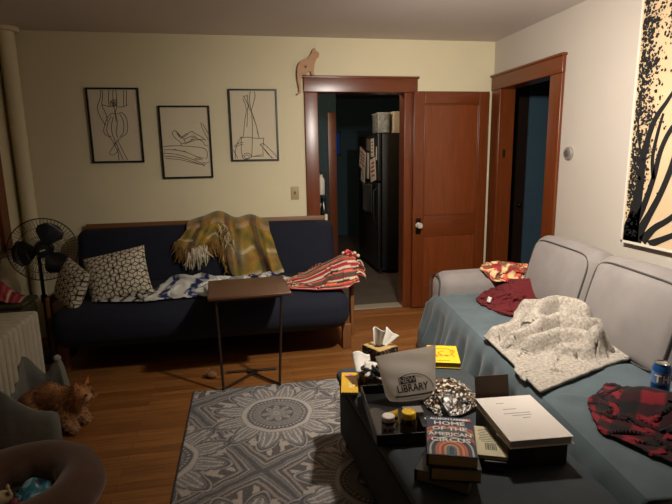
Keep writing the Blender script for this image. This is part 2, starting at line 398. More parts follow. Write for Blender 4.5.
picture(-.082, .3265, 1.4285, 2.03, [
    [(122, 85), (135, 100), (150, 130), (158, 155), (172, 170)], [(148, 78), (150, 110), (160, 150)], [(125, 90), (140, 85), (150, 90)], [(122, 100), (140, 140), (142, 180), (135, 230), (130, 310)],
    [(165, 55), (160, 100), (170, 170), (178, 230), (180, 320)], [(188, 55), (192, 90), (182, 130), (172, 165)], [(172, 170), (190, 220), (205, 270), (218, 325)], [(150, 150), (150, 200), (148, 260)], [(180, 200), (200, 250), (210, 300)],
    [(110, 325), (150, 318), (200, 325), (245, 325)], [(118, 322), (118, 380), (125, 430)], [(108, 330), (90, 370), (85, 440)], [(245, 325), (240, 380), (242, 430)], [(180, 325), (178, 430)],
    [(78, 370), (105, 352), (130, 348)], [(85, 378), (110, 362), (130, 362)], [(75, 390), (100, 440)], [(110, 320), (130, 315)], [(225, 365), (245, 358), (300, 410), (325, 440)], [(232, 372), (260, 400), (290, 440)], [(222, 360), (240, 380)], [(245, 385), (268, 415), (300, 450)],
    [(125, 430), (140, 412), (165, 412), (175, 430), (160, 448), (135, 448), (125, 430)], [(135, 430), (150, 420), (165, 432), (150, 442), (135, 430)], [(175, 430), (240, 428)], [(185, 430), (235, 420)]],
    [(38, 48), (315, 42), (333, 455), (68, 465)], 'black-framed line drawing of crossed raised legs, the one nearest the doorway')

# wooden cat cutout sitting on the door casing, its tail hanging past the edge
cat_pts = [(0.659, 2.365), (0.676, 2.34), (0.690, 2.332), (0.699, 2.315), (0.695, 2.293), (0.674, 2.275), (0.66, 2.243), (0.653, 2.204), (0.646, 2.17), (0.655, 2.146), (0.627, 2.146), (0.625, 2.17), (0.608, 2.174), (0.594, 2.162), (0.588, 2.146), (0.55, 2.146), (.541, 2.12), (0.532, 2.085), (0.535, 2.02), (0.529, 1.991), (0.506, 1.98), (0.496, 1.991), (0.518, 2.0), (0.519, 2.033), (0.507, 2.098), (0.504, 2.163), (0.511, 2.215), (0.531, 2.25), (0.567, 2.27), (0.606, 2.287), (0.632, 2.32), (0.642, 2.346)]
wc = thing('cat_cutout', 'flat light wood cat cutout sitting on top of the doorway trim', 'decoration', (.6, -.037, 2.146))
obj('cat_shape', tf(prism(cat_pts, .010), (0, -.047, 0)), wood('plywood', (176, 130, 84), .5, 'x', .15), wc)
obj('knot_hole', tf(cyl((0, 0, 0), .011, .002, 14), (.578, -.0522, 2.21), (90, 0, 0)), mat('knot', (104, 62, 34), .6), wc, label='dark round wood knot')

# painting of trees on the right wall
pt = thing('tree_painting', 'large canvas print of black trees on cream hung on the right wall', 'painting', (XR-.02, -2.3, .90))
px0, px1, pz0, pz1 = -2.85, -1.815, .905, 2.36
obj('canvas', box(XR-.040, XR-.006, px0+.012, px1-.012, pz0+.012, pz1-.012), mat('canvas_cream', (204, 176, 138), .75, .05, 6), pt)
fe = .014
obj('frame', join([box(XR-.044, XR-.004, px1-fe, px1, pz0, pz1), box(XR-.044, XR-.004, px0, px0+fe, pz0, pz1), box(XR-.044, XR-.004, px0, px1, pz0, pz0+fe), box(XR-.044, XR-.004, px0, px1, pz1-fe, pz1)]), mat('white_frame', (214, 208, 196), .5), pt)
rt = np.random.default_rng(11)
def flat_ribbon(pts, w):
    P = smooth_path(pts, 6); w = np.interp(np.linspace(0, 1, len(P)), np.linspace(0, 1, len(w)), w)
    T = np.gradient(P, axis=0); T /= np.linalg.norm(T, axis=1, keepdims=True); N = np.stack([-T[:, 1], T[:, 0]], 1)
    a, b = P+N*w[:, None]/2, P-N*w[:, None]/2
    S = np.stack([a, b], 1); S[..., 0] = np.clip(S[..., 0], px0+.016, px1-.016); S[..., 1] = np.clip(S[..., 1], pz0+.016, pz1-.016)
    q = np.full(S.shape[:2]+(3,), XR-.0412); q[..., 1:] = S
    return surf(q)
g = []
def branch(pts, w): g.append(flat_ribbon(pts, [1.3*a for a in w]))
branch([(-1.87, .90), (-1.90, 1.05), (-1.925, 1.25), (-1.935, 1.45), (-1.985, 1.62), (-2.06, 1.72), (-2.12, 1.80)], [.14, .075, .045, .035, .028, .02, .012])
branch([(-1.84, .90), (-1.86, .98), (-1.90, 1.10)], [.10, .07, .03])
branch([(-1.93, .90), (-1.96, .99), (-2.02, 1.10), (-2.09, 1.24), (-2.15, 1.42), (-2.19, 1.65), (-2.28, 1.9)], [.07, .05, .036, .03, .03, .026, .014])
branch([(-1.90, 1.00), (-1.965, 1.13), (-2.02, 1.30), (-2.05, 1.45), (-2.10, 1.56), (-2.20, 1.68)], [.045, .034, .028, .026, .024, .016])
branch([(-2.02, 1.30), (-2.00, 1.42), (-2.02, 1.56), (-2.045, 1.66)], [.022, .02, .018, .012])
branch([(-1.98, .93), (-2.06, 1.02), (-2.15, 1.08), (-2.3, 1.2)], [.05, .032, .026, .02])
branch([(-2.03, .92), (-2.12, .965), (-2.25, 1.03)], [.04, .028, .02])
branch([(-2.45, .90), (-2.44, 1.3), (-2.5, 1.7), (-2.46, 2.2)], [.12, .08, .06, .03]); branch([(-2.44, 1.3), (-2.62, 1.6), (-2.75, 2.0)], [.06, .04, .02])
branch([(-1.93, 1.40), (-1.885, 1.52), (-1.86, 1.68)], [.016, .012, .008]); branch([(-1.93, 1.28), (-1.88, 1.36), (-1.84, 1.44)], [.014, .01, .006])
def leaves(n, fy, fz, s0, s1):
    for _ in range(n):
        y, z = fy(), fz()
        k = rt.integers(3, 6); a0 = rt.uniform(0, 6.28); sz = rt.uniform(s0, s1)
        if not (px0+.03 < y < px1-.02-sz*.3 and pz0+.03 < z < pz1-.03): continue
        pl = [(np.clip(y+sz*rt.uniform(.4, 1)*math.cos(a0+6.28*i/k), px0+.016, px1-.016), z+sz*rt.uniform(.4, 1)*math.sin(a0+6.28*i/k)) for i in range(k)]
        g.append((A([(XR-.0412-rt.uniform(0, .0004), a, b) for a, b in pl]), [tuple(range(k))]))
leaves(1000, lambda: px1-abs(rt.normal(0, .075))-.016, lambda: rt.uniform(1.20, 2.35), .005, .017)
leaves(650, lambda: -1.885+rt.normal(0, .04), lambda: rt.choice([1.25, 1.42, 1.68, 1.95, 2.15])+rt.normal(0, .06), .005, .017)
leaves(160, lambda: -1.96+rt.normal(0, .035), lambda: rt.choice([1.46, 1.62])+rt.normal(0, .03), .004, .011)
leaves(140, lambda: -2.07+rt.normal(0, .03), lambda: 2.14+rt.normal(0, .06), .005, .013)
leaves(700, lambda: rt.uniform(-2.8, -2.3), lambda: 2.1+rt.normal(0, .15), .005, .014)
leaves(150, lambda: px1-abs(rt.normal(0, .05))-.016, lambda: rt.uniform(.95, 1.22), .004, .010)
obj('tree_print', join(g), mat('print_black', (10, 9, 10), .7), pt)

# ================================================================== THE DARK ROOMS BEHIND THE DOORWAYS
kx0, kx1, ky1 = .25, 3.0, 4.6
struct('floor_kitchen', box(kx0, kx1, WT, ky1, -.1, -.004), mat('kitchen_floor', (84, 76, 68), .5, .25, 5))
struct('ceiling_kitchen', box(kx0, kx1, WT, ky1, H, H+.1), mat('kitchen_ceiling', (150, 142, 132), .8))
struct('wall_kitchen_left', box(kx0-.1, kx0, WT, ky1, 0, H), m_dteal)
struct('wall_kitchen_right', box(kx1, kx1+.1, .5, ky1, 0, H), m_dteal)
struct('wall_kitchen_back', join([box(kx0, 1.33, 2.6, 2.7, 0, H), box(1.33, kx1, ky1, ky1+.1, 0, H), box(1.33, 1.34, 2.7, ky1, 0, H)]), mat('deep_teal', (44, 70, 80), .8))
t1 = struct('trim_1', box(1.205, 1.32, 2.57, 2.599, .002, 2.05, .005), w_z)
w2 = struct('window_2', join([box(1.61, 1.64, ky1-.03, ky1, 1.46, 1.88), box(1.75, 1.78, ky1-.03, ky1, 1.46, 1.88), box(1.61, 1.78, ky1-.03, ky1, 1.85, 1.88), box(1.61, 1.78, ky1-.03, ky1, 1.46, 1.49)]), mat('window_trim_dark', (30, 26, 24), .6))
obj('glass_pane', box(1.64, 1.75, ky1-.015, ky1-.005, 1.49, 1.85), mat('dusk_glass', (24, 60, 150), .1, emit=.10), w2)
# fridge
fr = thing('refrigerator', 'tall black refrigerator in the dark kitchen beyond the doorway', 'refrigerator', (1.95, 1.9, 0))
m_fr = mat('fridge_black', (16, 16, 17), .35)
obj('fridge_body', box(1.66, 2.35, 1.40, 2.40, .03, 1.715, .012), m_fr, fr)
obj('fridge_door', box(1.60, 1.652, 1.39, 2.41, .06, 1.13, .014), m_fr, fr); obj('freezer_door', box(1.60, 1.652, 1.39, 2.41, 1.145, 1.712, .014), m_fr, fr)
obj('handle', tube([(1.60, 1.44, 1.06), (1.565, 1.44, 1.03), (1.565, 1.44, .66), (1.60, 1.44, .63)], .010, 8), m_black, fr)
obj('toe_grille', box(1.64, 1.66, 1.42, 2.38, .0, .055), m_black, fr)
mg = [('white paper leaning on the upper left of the fridge door', 1.98, 2.32, 1.27, 1.54, 16), ('tall white flyer at the top middle of the fridge door', 1.55, 1.70, 1.44, 1.66, -3), ('small grey photo beside the tall flyer on the fridge', 1.76, 1.92, 1.52, 1.66, 4),
      ('white note with red print low on the fridge door', 1.47, 1.73, 1.14, 1.42, -9), ('narrow white receipt in the middle of the fridge papers', 1.80, 1.90, 1.16, 1.49, 3), ('white card lowest at left on the fridge door', 2.02, 2.24, 1.11, 1.25, 8), ('narrow pale strip at the right edge of the fridge door', 1.41, 1.45, 1.40, 1.56, 0)]
m_note = mat('note_paper', (222, 214, 204), .6); m_rednote = mat('red_print', (170, 40, 34), .6)
for lb, a, b, z0, z1, rot in mg:
    r0 = thing('fridge_note', lb, 'paper', (1.5985, (a+b)/2, z0), 0, 'papers on the fridge door')
    cx, cz = (a+b)/2, (z0+z1)/2
    obj('sheet', rbox((1.5975, cx, cz), (.002, b-a, z1-z0), 0, (rot, 0, 0)), mat('photo_grey', (120, 116, 110), .5) if 'grey' in lb else m_note, r0)
    if 'receipt' not in lb and 'strip' not in lb:
        obj('print_lines', join([rbox((1.5962, cx+rng.uniform(-.01, .01), cz+dz*(z1-z0)), (.001, (b-a)*rng.uniform(.4, .75), (z1-z0)*.07), 0, (rot, 0, 0)) for dz in (-.25, -.05, .12, .3)]), m_rednote if ('red' in lb or 'upper' in lb) else mat('grey_print', (96, 92, 90), .6), r0)
tw = thing('dish_towel', 'dark striped dish towel hanging on the fridge door below the papers', 'towel', (1.56, 1.85, .8))
q = np.zeros((26, 14, 3))
for i, s in enumerate(np.linspace(0, 1, 26)):
    for j, t in enumerate(np.linspace(0, 1, 14)): q[i, j] = (1.575+.008*math.sin(s*34)*t-.006, 1.55+.5*s, 1.10-.36*t+.01*math.sin(s*7))
sc = np.where((np.arange(26) % 4 < 2)[:, None, None], A(lin(70, 68, 66)), A(lin(24, 24, 25)))*np.ones((26, 14, 1))
obj('towel_cloth', surf(q), mat('towel_cloth', (80, 80, 80), .9, attr=True), tw, col=sc.reshape(-1, 3), solid=.004)
bn = thing('storage_bin', 'clear plastic bin of odds and ends on top of the fridge', 'bin', (1.69, 1.56, 1.716))
obj('bin_tub', rbox((1.69, 1.56, 1.83), (.15, .26, .225), .012), mat('clear_plastic_dull', (120, 125, 122), .35, .5, 24), bn)
obj('bin_rim', rbox((1.69, 1.56, 1.945), (.168, .285, .018), .008), mat('bin_rim', (165, 165, 160), .4), bn)
obj('carton', rbox((1.86, 1.52, 1.842), (.125, .2, .25), .006, (0, 0, 6)), mat('white_carton', (186, 178, 164), .6, .08, 9), label='tall white carton on top of the fridge beside the bin', cat='box')
ks = thing('kitchen_shelf', 'narrow dark wire shelf just inside the kitchen doorway on the left', 'shelf', (.62, .75, 0))
m_ks = mat('shelf_metal', (48, 46, 44), .4, metal=.5)
for a in (.42, .84):
    for b in (.6, .9): obj('post', cyl((a, b, -.003), .011, 1.30, 10), m_ks, ks)
for z in (.3, .75, 1.05): obj('shelf_board', box(.41, .85, .59, .91, z, z+.018, .004), m_ks, ks)
obj('milk_jug', lathe([(.001, 1.069), (.05, 1.069), (.052, 1.19), (.03, 1.23), (.018, 1.25), (.018, 1.27), (.001, 1.27)], 16, (.80, .66, 0)), mat('jug_white', (196, 190, 178), .4), label='white jug on the top board of the kitchen shelf', cat='jug')
obj('paper_bag', rbox((.79, .72, .872), (.09, .12, .206), .012), mat('bag_pale', (168, 160, 146), .7, .2, 14), label='pale paper bag on the middle board of the kitchen shelf', cat='bag')
obj('dark_bottle', lathe([(.001, .769), (.035, .769), (.036, .93), (.014, .98), (.014, 1.03), (.001, 1.03)], 14, (.815, .62, 0)), mat('bottle_dark', (20, 24, 22), .15), label='dark bottle beside the bag on the kitchen shelf', cat='bottle')
kl = thing('kitchen_fill', 'added unseen fill light brightening the kitchen from above the doorway', 'lamp', (1.0, .8, 2.3))  # added fill light, hidden above the doorway, to brighten the kitchen
obj('lamp_cap', cyl((1.0, .8, 2.36), .06, .098, 16), mat('lamp_cap_white', (200, 196, 188), .5), kl)
obj('glow_ball', ball((1.0, .8, 2.315), .04, 10), mat('fill_glow', (255, 222, 184), .5, emit=420), kl)
# hall behind the right doorway
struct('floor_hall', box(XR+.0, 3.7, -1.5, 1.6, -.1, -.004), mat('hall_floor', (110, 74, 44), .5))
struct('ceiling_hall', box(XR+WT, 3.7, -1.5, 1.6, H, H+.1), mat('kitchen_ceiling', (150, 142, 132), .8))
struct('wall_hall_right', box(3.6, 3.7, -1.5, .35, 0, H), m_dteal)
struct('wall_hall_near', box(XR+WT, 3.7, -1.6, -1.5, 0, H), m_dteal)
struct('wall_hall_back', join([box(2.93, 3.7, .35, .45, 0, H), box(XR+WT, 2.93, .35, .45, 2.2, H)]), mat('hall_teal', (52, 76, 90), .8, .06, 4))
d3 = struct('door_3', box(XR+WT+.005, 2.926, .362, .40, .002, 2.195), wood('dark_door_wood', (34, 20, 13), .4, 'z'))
obj('knob', ball((2.86, .34, .92), .026, 8), mat('dark_bronze', (40, 30, 22), .35, metal=.8), d3)
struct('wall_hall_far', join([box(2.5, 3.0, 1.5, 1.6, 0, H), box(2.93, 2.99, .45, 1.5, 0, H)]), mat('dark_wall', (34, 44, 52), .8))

# ================================================================== RUG
rx0, rx1, ry0, ry1 = -.378, 1.05, -3.35, -1.452
nx, ny = 300, 400
gx, gy = np.meshgrid(np.linspace(rx0, rx1, nx), np.linspace(ry0, ry1, ny), indexing='ij')
def rug_pattern(x, y):
    a, b = A([-.62, -.35]), A([.41, -.70]); c0 = A([.13, -1.84])
    best = np.full(x.shape, 9.); th = np.zeros_like(x); second = np.full(x.shape, 9.)
    for i in range(-4, 5):
        for j in range(-4, 5):
            cx, cy = c0+i*a+j*b; d = np.hypot(x-cx, y-cy); t = np.arctan2(y-cy, x-cx)
            m = d < best; second = np.where(m, best, np.minimum(second, d)); th = np.where(m, t, th); best = np.where(m, d, best)
    r = best
    L = np.zeros_like(x)                                            # 0 dark .. 1 cream
    def band(v, c, w): return np.clip(1-np.abs(v-c)/w, 0, 1)
    P8 = np.abs(np.cos(4*th)); pet = .022+.062*P8**.7
    L = np.maximum(L, band(r, pet, .006)*(r > .02)); L = np.maximum(L, .38*(r < pet)); L = np.maximum(L, band(r, .016, .007))
    L = np.maximum(L, .30*((r > .10) & (r < .135))); L = np.maximum(L, band(r, .098, .004)*.7)
    L = np.maximum(L, .95*band(r, .155, .011)*(np.cos(44*th) > -.1)); L = np.maximum(L, .55*band(r, .138, .004))
    L = np.maximum(L, np.clip(band(r, .188, .018)*2, 0, 1)*.92)
    k = 12; u = np.abs(((th*k/(2*math.pi)) % 1)-.5)*2                # 0 petal centre .. 1 between
    tip = .385-.13*u**1.6
    L = np.maximum(L, band(r, tip, .009)*(r > .2)); L = np.maximum(L, .6*band(r, tip-.03, .005)*(r > .22))
    inside = (r > .205) & (r < tip-.04)
    L = np.maximum(L, inside*(.35+.65*(np.cos(u*17+r*30) > .55)*(u < .8)))
    L = np.maximum(L, .9*band(r, .30+.02*np.cos(24*th), .006)*(u < .55)*(r > .2))
    k2 = 24; u2 = np.abs(((th*k2/(2*math.pi)+.25) % 1)-.5)*2
    L = np.maximum(L, .8*((r > .30) & (r < .345) & (u2 < .32) & (u > .5)))
    e = second-r                                                    # scalloped border between medallions
    far = r > tip+.012
    L = np.maximum(L, far*.85*band(e, .055, .012)); L = np.maximum(L, far*.5*(np.abs(e-.10) < .012))
    L = np.maximum(L, far*.8*((np.cos(36*th) > .45) & (e > .13)))
    L = np.maximum(L, far*.30*((e > .02) & (e < .04)))
    warm = np.clip(far*(e > .06)*1., 0, 1)
    return L, warm
Lp, warm = rug_pattern(gx+.004*vnoise(gx*40, gy*40, 1), gy+.004*vnoise(gx*40, gy*40, 2))
Lp = np.clip(Lp+rng.normal(0, .07, Lp.shape), 0, 1)
rc = mixc(lin(84, 82, 84), lin(182, 174, 166), Lp*.95); rc = rc*(1-.0*warm[..., None])
rc *= A([1, 1, 1])+warm[..., None]*A([.06, 0, -.06])
edge = (gx < rx0+.012) | (gx > rx1-.012) | (gy < ry0+.012) | (gy > ry1-.012)
rc[edge] = lin(64, 62, 64)
rz = np.full(gx.shape, .010)+.0012*Lp; rz[0] = rz[-1] = .002; rz[:, 0] = rz[:, -1] = .002
obj('area_rug', surf(np.stack([gx, gy, rz], -1)), mat('rug_pile', (100, 98, 96), .95, .12, 120, .5, 350, attr=True), col=rc.reshape(-1, 3), label='grey and cream patterned rug of round flower medallions on the wooden floor', cat='rug')

# ================================================================== FUTON SOFA along the back wall
fu = thing('futon_sofa', 'navy blue futon sofa with wooden frame along the back wall', 'sofa', (-.3, -.6, 0))
m_navy = mat('navy_cotton', (11, 15, 32), .9, .12, 30, .15, 220)
w_oak_x, w_oak_y, w_oak_z = [wood('futon_wood', (120, 76, 40), .45, a) for a in 'xyz']
obj('seat_mattress', rbox((-.288, -.715, .352), (2.03, .83, .285), .115, n=8, bulge=(.012, .022, .014)), m_navy, fu)
bk = rbox((0, 0, 0), (2.11, .17, .52), .08, n=8, bulge=(0, .025, .01))
obj('back_mattress', tf(bk, (-.285, -.210, .650), (-13, 0, 0)), m_navy, fu)
obj('back_rail', rbox((-.29, -.052, .908), (2.03, .024, .05), .005, (-6, 0, 0)), w_oak_x, fu)
obj('rail_end_cap', rbox((.728, -.054, .902), (.022, .034, .08), .004), mat('lit_cap', (214, 204, 186), .4), fu, label='end cap of the back rail, caught light in its pale colour')  # cap's pale colour stands for light caught on the rail end
for x in (-1.0, -.62, -.1, .5): obj('back_slat', rbox((x, -.062, .62), (.05, .016, .54), .004, (-3, 0, 0)), w_oak_z, fu)
for x in (-1.352, .776):
    obj('arm', rbox((x, -.58, .51), (.028, .70, .06), .008), w_oak_y, fu)
    obj('arm_post', rbox((x, -.90, .30), (.028, .055, .40), .006), w_oak_z, fu); obj('arm_post', rbox((x, -.26, .30), (.028, .055, .40), .006), w_oak_z, fu)
for x in (-1.29, .728):
    obj('leg', rbox((x, -.915, .10), (.066, .055, .198), .006), w_oak_z, fu); obj('leg', rbox((x, -.20, .10), (.066, .055, .198), .006), w_oak_z, fu)
    obj('side_rail', rbox((x, -.56, .16), (.028, .66, .06), .005), w_oak_y, fu)
obj('front_rail', rbox((-.30, -.80, .165), (2.02, .024, .06), .005), w_oak_x, fu); obj('rear_rail', rbox((-.30, -.22, .165), (2.02, .024, .06), .005), w_oak_x, fu)
SEAT = .508
def seat_support(x, y): return SEAT+0*x

# two cushions with a cube line pattern
def cube_lines(p, s=.052):
    """distance to the edges of a tumbling-block tiling"""
    a1, a2 = A([math.sqrt(3), 0])*s, A([math.sqrt(3)/2, 1.5])*s
    best = np.full(len(p), 9.); loc = np.zeros_like(p)
    for i in range(-9, 10):
        for j in range(-9, 10):
            c = i*a1+j*a2; d = np.hypot(*(p-c).T); m = d < best; best = np.where(m, d, best); loc[m] = (p-c)[m]
    d = np.full(len(p), 9.)
    hexv = [A([math.cos(R(90+60*k)), math.sin(R(90+60*k))])*s for k in range(6)]
    def sd(a, b):
        ab = b-a; t = np.clip(((loc-a)@ab)/(ab@ab), 0, 1); return np.hypot(*(loc-a-t[:, None]*ab).T)
    for k in range(6): d = np.minimum(d, sd(hexv[k], hexv[(k+1) % 6]))
    for k in (0, 2, 4): d = np.minimum(d, sd(A([0, 0]), hexv[k]))
    return d
m_cush = mat('cushion_cotton', (200, 188, 165), .9, .05, 30, .1, 200, attr=True)
def cushion(label, w, h, t, loc, rot):
    g, p2 = pillow(w, h, t, 90)
    d = cube_lines(p2, .034); col = mixc(lin(22, 21, 24), lin(206, 194, 170), np.clip((d-.0026)/.0016, 0, 1))
    col = col[:len(g[0])] if len(col) > len(g[0]) else col
    root = thing('throw_cushion', label, 'cushion', loc, 0, 'cube patterned cushions on the futon')
    obj('cushion_cover', tf(g, loc, rot), m_cush, root, col=col)
cushion('larger white cushion with black cube lines leaning on the futon back', .43, .37, .19, (-.905, -.82, .645), (-28, -11, 3))
cushion('smaller white cube-patterned cushion at the left end of the futon', .31, .30, .13, (-1.185, -.925, .622), (-18, 14, -50))

# mustard plaid throw hanging over the futon's back
nu, nv = 130, 100
S, T = st_grid(nu, nv)
hump = .055*np.exp(-((S-.34)/.22)**2)+.012*np.sin(S*17+1)*np.exp(-((S-.5)/.4)**2)+.02*np.exp(-((S-.8)/.12)**2)
drop = np.interp(S, [0, .06, .16, .30, .38, .43, .50, .62, .80, 1.], [.13, .19, .235, .235, .20, .30, .40, .41, .40, .36])
bt, tt = .16, .40
fr_ = np.clip((T-tt)/(1-tt), 0, 1); early = np.clip((T-.2)/.25, 0, 1)
x = (-.47-.10*np.sin(fr_*1.5))*(1-S)+(.20+.12*fr_)*S-.02*np.sin(S*7)*fr_
ang = np.clip((T-bt)/(tt-bt), 0, 1)*math.pi
rad = .085+.3*hump
zt_ = .945+hump-.03*(np.abs(2*S-.95)**4)
zz = zt_-rad*.6+rad*.6*np.sin(ang)-np.where(T < bt, (bt-T)/bt*.16, 0)-fr_*drop
yr = -.125+rad*np.cos(ang)
front = -.328+.231*(zz-.650)-.006
fold = .5+.5*np.sin(S*30+2.2*np.sin(fr_*2.5+1))
fold2 = np.exp(-((S-.93+.05*fr_)/.05)**2)+.9*np.exp(-((S-.66+.08*fr_)/.05)**2)+.7*np.exp(-((S-.5)/.035)**2)
out = .014+(.028*fold+.075*fold2)*np.clip((S-.40)/.08, 0, 1)+(.05*np.sin(np.clip(S/.44, 0, 1)*math.pi)+.010*np.sin(S*60+T*5))*(S < .44)
yf = front-out*(.35+.65*np.sin(np.clip(fr_*1.3, 0, 1)*1.57))
w_ = np.clip((T-.27)/.12, 0, 1); w_ = w_*w_*(3-2*w_)
yy = np.minimum(np.where(T < bt, -.018, np.minimum(yr, -.018))*(1-w_)+yf*w_, -.018)
zz = zz+early*.008*vnoise(S*14, T*12, 5)
def throw_col(s, t):
    gold, olive, brown, cream, rust = lin(150, 118, 40), lin(108, 96, 36), lin(74, 56, 44), lin(196, 180, 150), lin(140, 84, 52)
    c = mixc(gold, olive, .5+.5*np.sin(s*30+4*np.sin(t*6)))
    c = c*(1-(.75*(np.abs((s*3.1) % 1-.5) < .10))[..., None])+A(brown)*(.75*(np.abs((s*3.1) % 1-.5) < .10))[..., None]
    w = .8*np.clip(1-np.abs((t*3.4+.15) % 1-.5)/.13, 0, 1)*((np.sin(s*21) > -.2)); c = c*(1-w[..., None])+A(cream)*w[..., None]
    w = .6*np.clip(1-np.abs((t*2.3+.6) % 1-.5)/.10, 0, 1); c = c*(1-w[..., None])+A(rust)*w[..., None]
    w = .75*np.exp(-((s-.575)/.04)**2-((t-.70)/.12)**2); c = c*(1-w[..., None])+A(cream)*w[..., None]
    return c*(1+.10*vnoise(s*60, t*60, 3))[..., None]
tcol = throw_col(S, T)
tp = thing('throw_blanket', 'mustard and brown plaid throw with fringe hanging over the futon back', 'blanket', (-.1, -.2, .9))
m_throw = mat('throw_wool', (140, 110, 50), .95, .15, 60, .4, 260, attr=True, sheen=.15)
obj('throw_cloth', surf(np.stack([x, yy, zz], -1)), m_throw, tp, col=tcol.reshape(-1, 3), solid=.006)
g, cols = [], []
for k in range(230):
    s = rng.uniform(0, .44); i = int(s*(nu-1)); j = nv-1
    p = A([x[i, j], yy[i, j]-rng.uniform(.0, .018), zz[i, j]+rng.uniform(.0, .07)]); ln = rng.uniform(.055, .12)*(1.15 if .12 < s < .34 else .8)
    dx = rng.normal(0, .016)
    path = smooth_path([p, p+A([dx*.6, -.014, -ln*.5]), p+A([dx*1.2+rng.normal(0, .008), -.006, -ln])], 3)
    t_ = tube(path, np.linspace(.0038, .0022, len(path)), 5); g.append(t_)
    c = lin(205, 194, 168) if .12 < s < .33 and rng.random() < .8 else [lin(150, 116, 44), lin(112, 92, 40), lin(132, 86, 50)][rng.integers(3)]
    cols.append(np.tile(c, (len(t_[0]), 1)))
for k in range(110):                                                # fringe of the inner end, running down the middle
    t = rng.uniform(.30, 1); i = int(.435*(nu-1)); j = int(t*(nv-1))
    zc = .93-.40*(t-.3)/.7; p = A([-.165+rng.normal(0, .022)+.05*(t-.3), min(-.36, -.328+.231*(zc-.65)-.055), zc]); ln = rng.uniform(.04, .085)
    path = smooth_path([p, p+A([rng.normal(0, .015), -.012, -ln*.5]), p+A([rng.normal(0, .02), -.004, -ln])], 3)
    t_ = tube(path, np.linspace(.004, .0022, len(path)), 5); g.append(t_)
    c = [lin(196, 182, 150), lin(150, 116, 44), lin(122, 96, 46)][rng.integers(3)]
    cols.append(np.tile(c, (len(t_[0]), 1)))
obj('fringe', join(g), mat('fringe_yarn', (180, 160, 110), .95, attr=True), tp, col=np.vstack(cols), kind='stuff')

# navy and white blanket lying on the futon seat
P = coons([(-1.02, -1.00), (-.75, -1.05), (-.5, -1.04), (-.2, -1.03), (.1, -1.0), (.32, -.95)], [(-.95, -.88), (-.7, -.80), (-.5, -.60), (-.3, -.56), (.0, -.6), (.36, -.66)], [(-1.02, -1.00), (-.95, -.88)], [(.32, -.95), (.36, -.66)], 110, 40)
X = crumple(P, 1.28, lambda x, y: seat_support(x, y)+.06*np.exp(-((x+.42)/.22)**2-((y+.70)/.13)**2)+.05*np.exp(-((x-.12)/.18)**2-((y+.74)/.12)**2), 4, 90, .035, .3, freq=10)
S, T = st_grid(*X.shape[:2])
L1 = (np.abs((S*7+.25*np.sin(T*5)) % 1-.5) < .17); fine = (np.sin(S*170) > .1) & (np.abs((S*7+.5) % 1-.5) < .28)
zig = np.sin(S*60)*np.sin(T*40) > .25
w = np.clip(1.*L1*(1-.5*zig)+.0*fine, 0, 1); w = np.where((S < .24), (np.sin(S*110+3*T) > .55)*1., w); w = np.where((S > .66), (vnoise(S*60, T*20, 8) > .1)*1., w)
bc = mixc(lin(196, 194, 186), lin(24, 34, 84), w); bc[(S < .24) & (w > .5)] = lin(24, 24, 30)
obj('patterned_blanket', surf(X), mat('woven_blanket', (190, 188, 180), .95, .1, 60, .3, 240, attr=True), col=bc.reshape(-1, 3), solid=-.004, label='navy and white patterned blanket spread along the futon seat', cat='blanket')
# striped blanket heaped on the right end of the futon
P = coons([(.26, -.98), (.42, -1.05), (.60, -1.08), (.80, -1.06)], [(.30, -.74), (.45, -.64), (.62, -.58), (.82, -.60)], [(.26, -.98), (.24, -.86), (.30, -.74)], [(.80, -1.06), (.83, -.85), (.82, -.60)], 80, 64)
def heap(x, y):
    arm = np.where(x > .76, .545, SEAT)
    return np.maximum(arm, SEAT+.19*np.clip((x-.32)/.40, 0, 1)**.9*np.exp(-((y+.83)/.17)**4)*np.clip((.86-x)/.05, 0, 1))+.05*np.exp(-((x-.33)/.07)**2-((y+.86)/.09)**2)
X = crumple(P, 1.3, heap, 12, 100, .03, .3, freq=11)
S, T = st_grid(*X.shape[:2])
pal = A([lin(150, 30, 46), lin(150, 30, 46), lin(208, 178, 150), lin(60, 50, 40), lin(176, 44, 58), lin(214, 110, 60), lin(40, 34, 34), lin(210, 190, 160), lin(120, 26, 40), lin(76, 68, 52), lin(76, 68, 52), lin(214, 96, 84), lin(38, 32, 32), lin(200, 180, 150)])
k = ((T*44+S*2.2+.5*np.sin(S*6)).astype(int)) % len(pal); sc = pal[k]
m_str = mat('striped_wool', (150, 60, 60), .95, .12, 60, .3, 240, attr=True)
sb = thing('striped_blanket', 'red, orange and cream striped blanket heaped on the right end of the futon', 'blanket', (.6, -.66, SEAT))
obj('blanket_cloth', surf(X), m_str, sb, col=sc.reshape(-1, 3), solid=-.004)
g, cols = [], []
for k in range(70):
    t = rng.uniform(.1, .95); p = X[-1, int(t*63)]+A([0, 0, .006]); a = rng.uniform(-.4, .9)
    path = smooth_path([p-A([.02, 0, -.01]), p+A([.02, rng.normal(0, .01), .015*a]), p+A([.035+rng.uniform(0, .02), rng.normal(0, .02), -.03])], 3)
    tt_ = tube(path, .0045, 5); g.append(tt_); cols.append(np.tile(pal[rng.integers(len(pal))], (len(tt_[0]), 1)))
for k in range(26):
    p = A([.79+rng.normal(0, .02), -.82+rng.normal(0, .05), .705+rng.normal(0, .018)]); tt_ = ball(p, .014, 5); g.append(tt_); cols.append(np.tile([lin(206, 80, 70), lin(214, 190, 160), lin(150, 30, 46)][k % 3], (len(tt_[0]), 1)))
obj('tassels', join(g), m_str, sb, col=np.vstack(cols), kind='stuff')

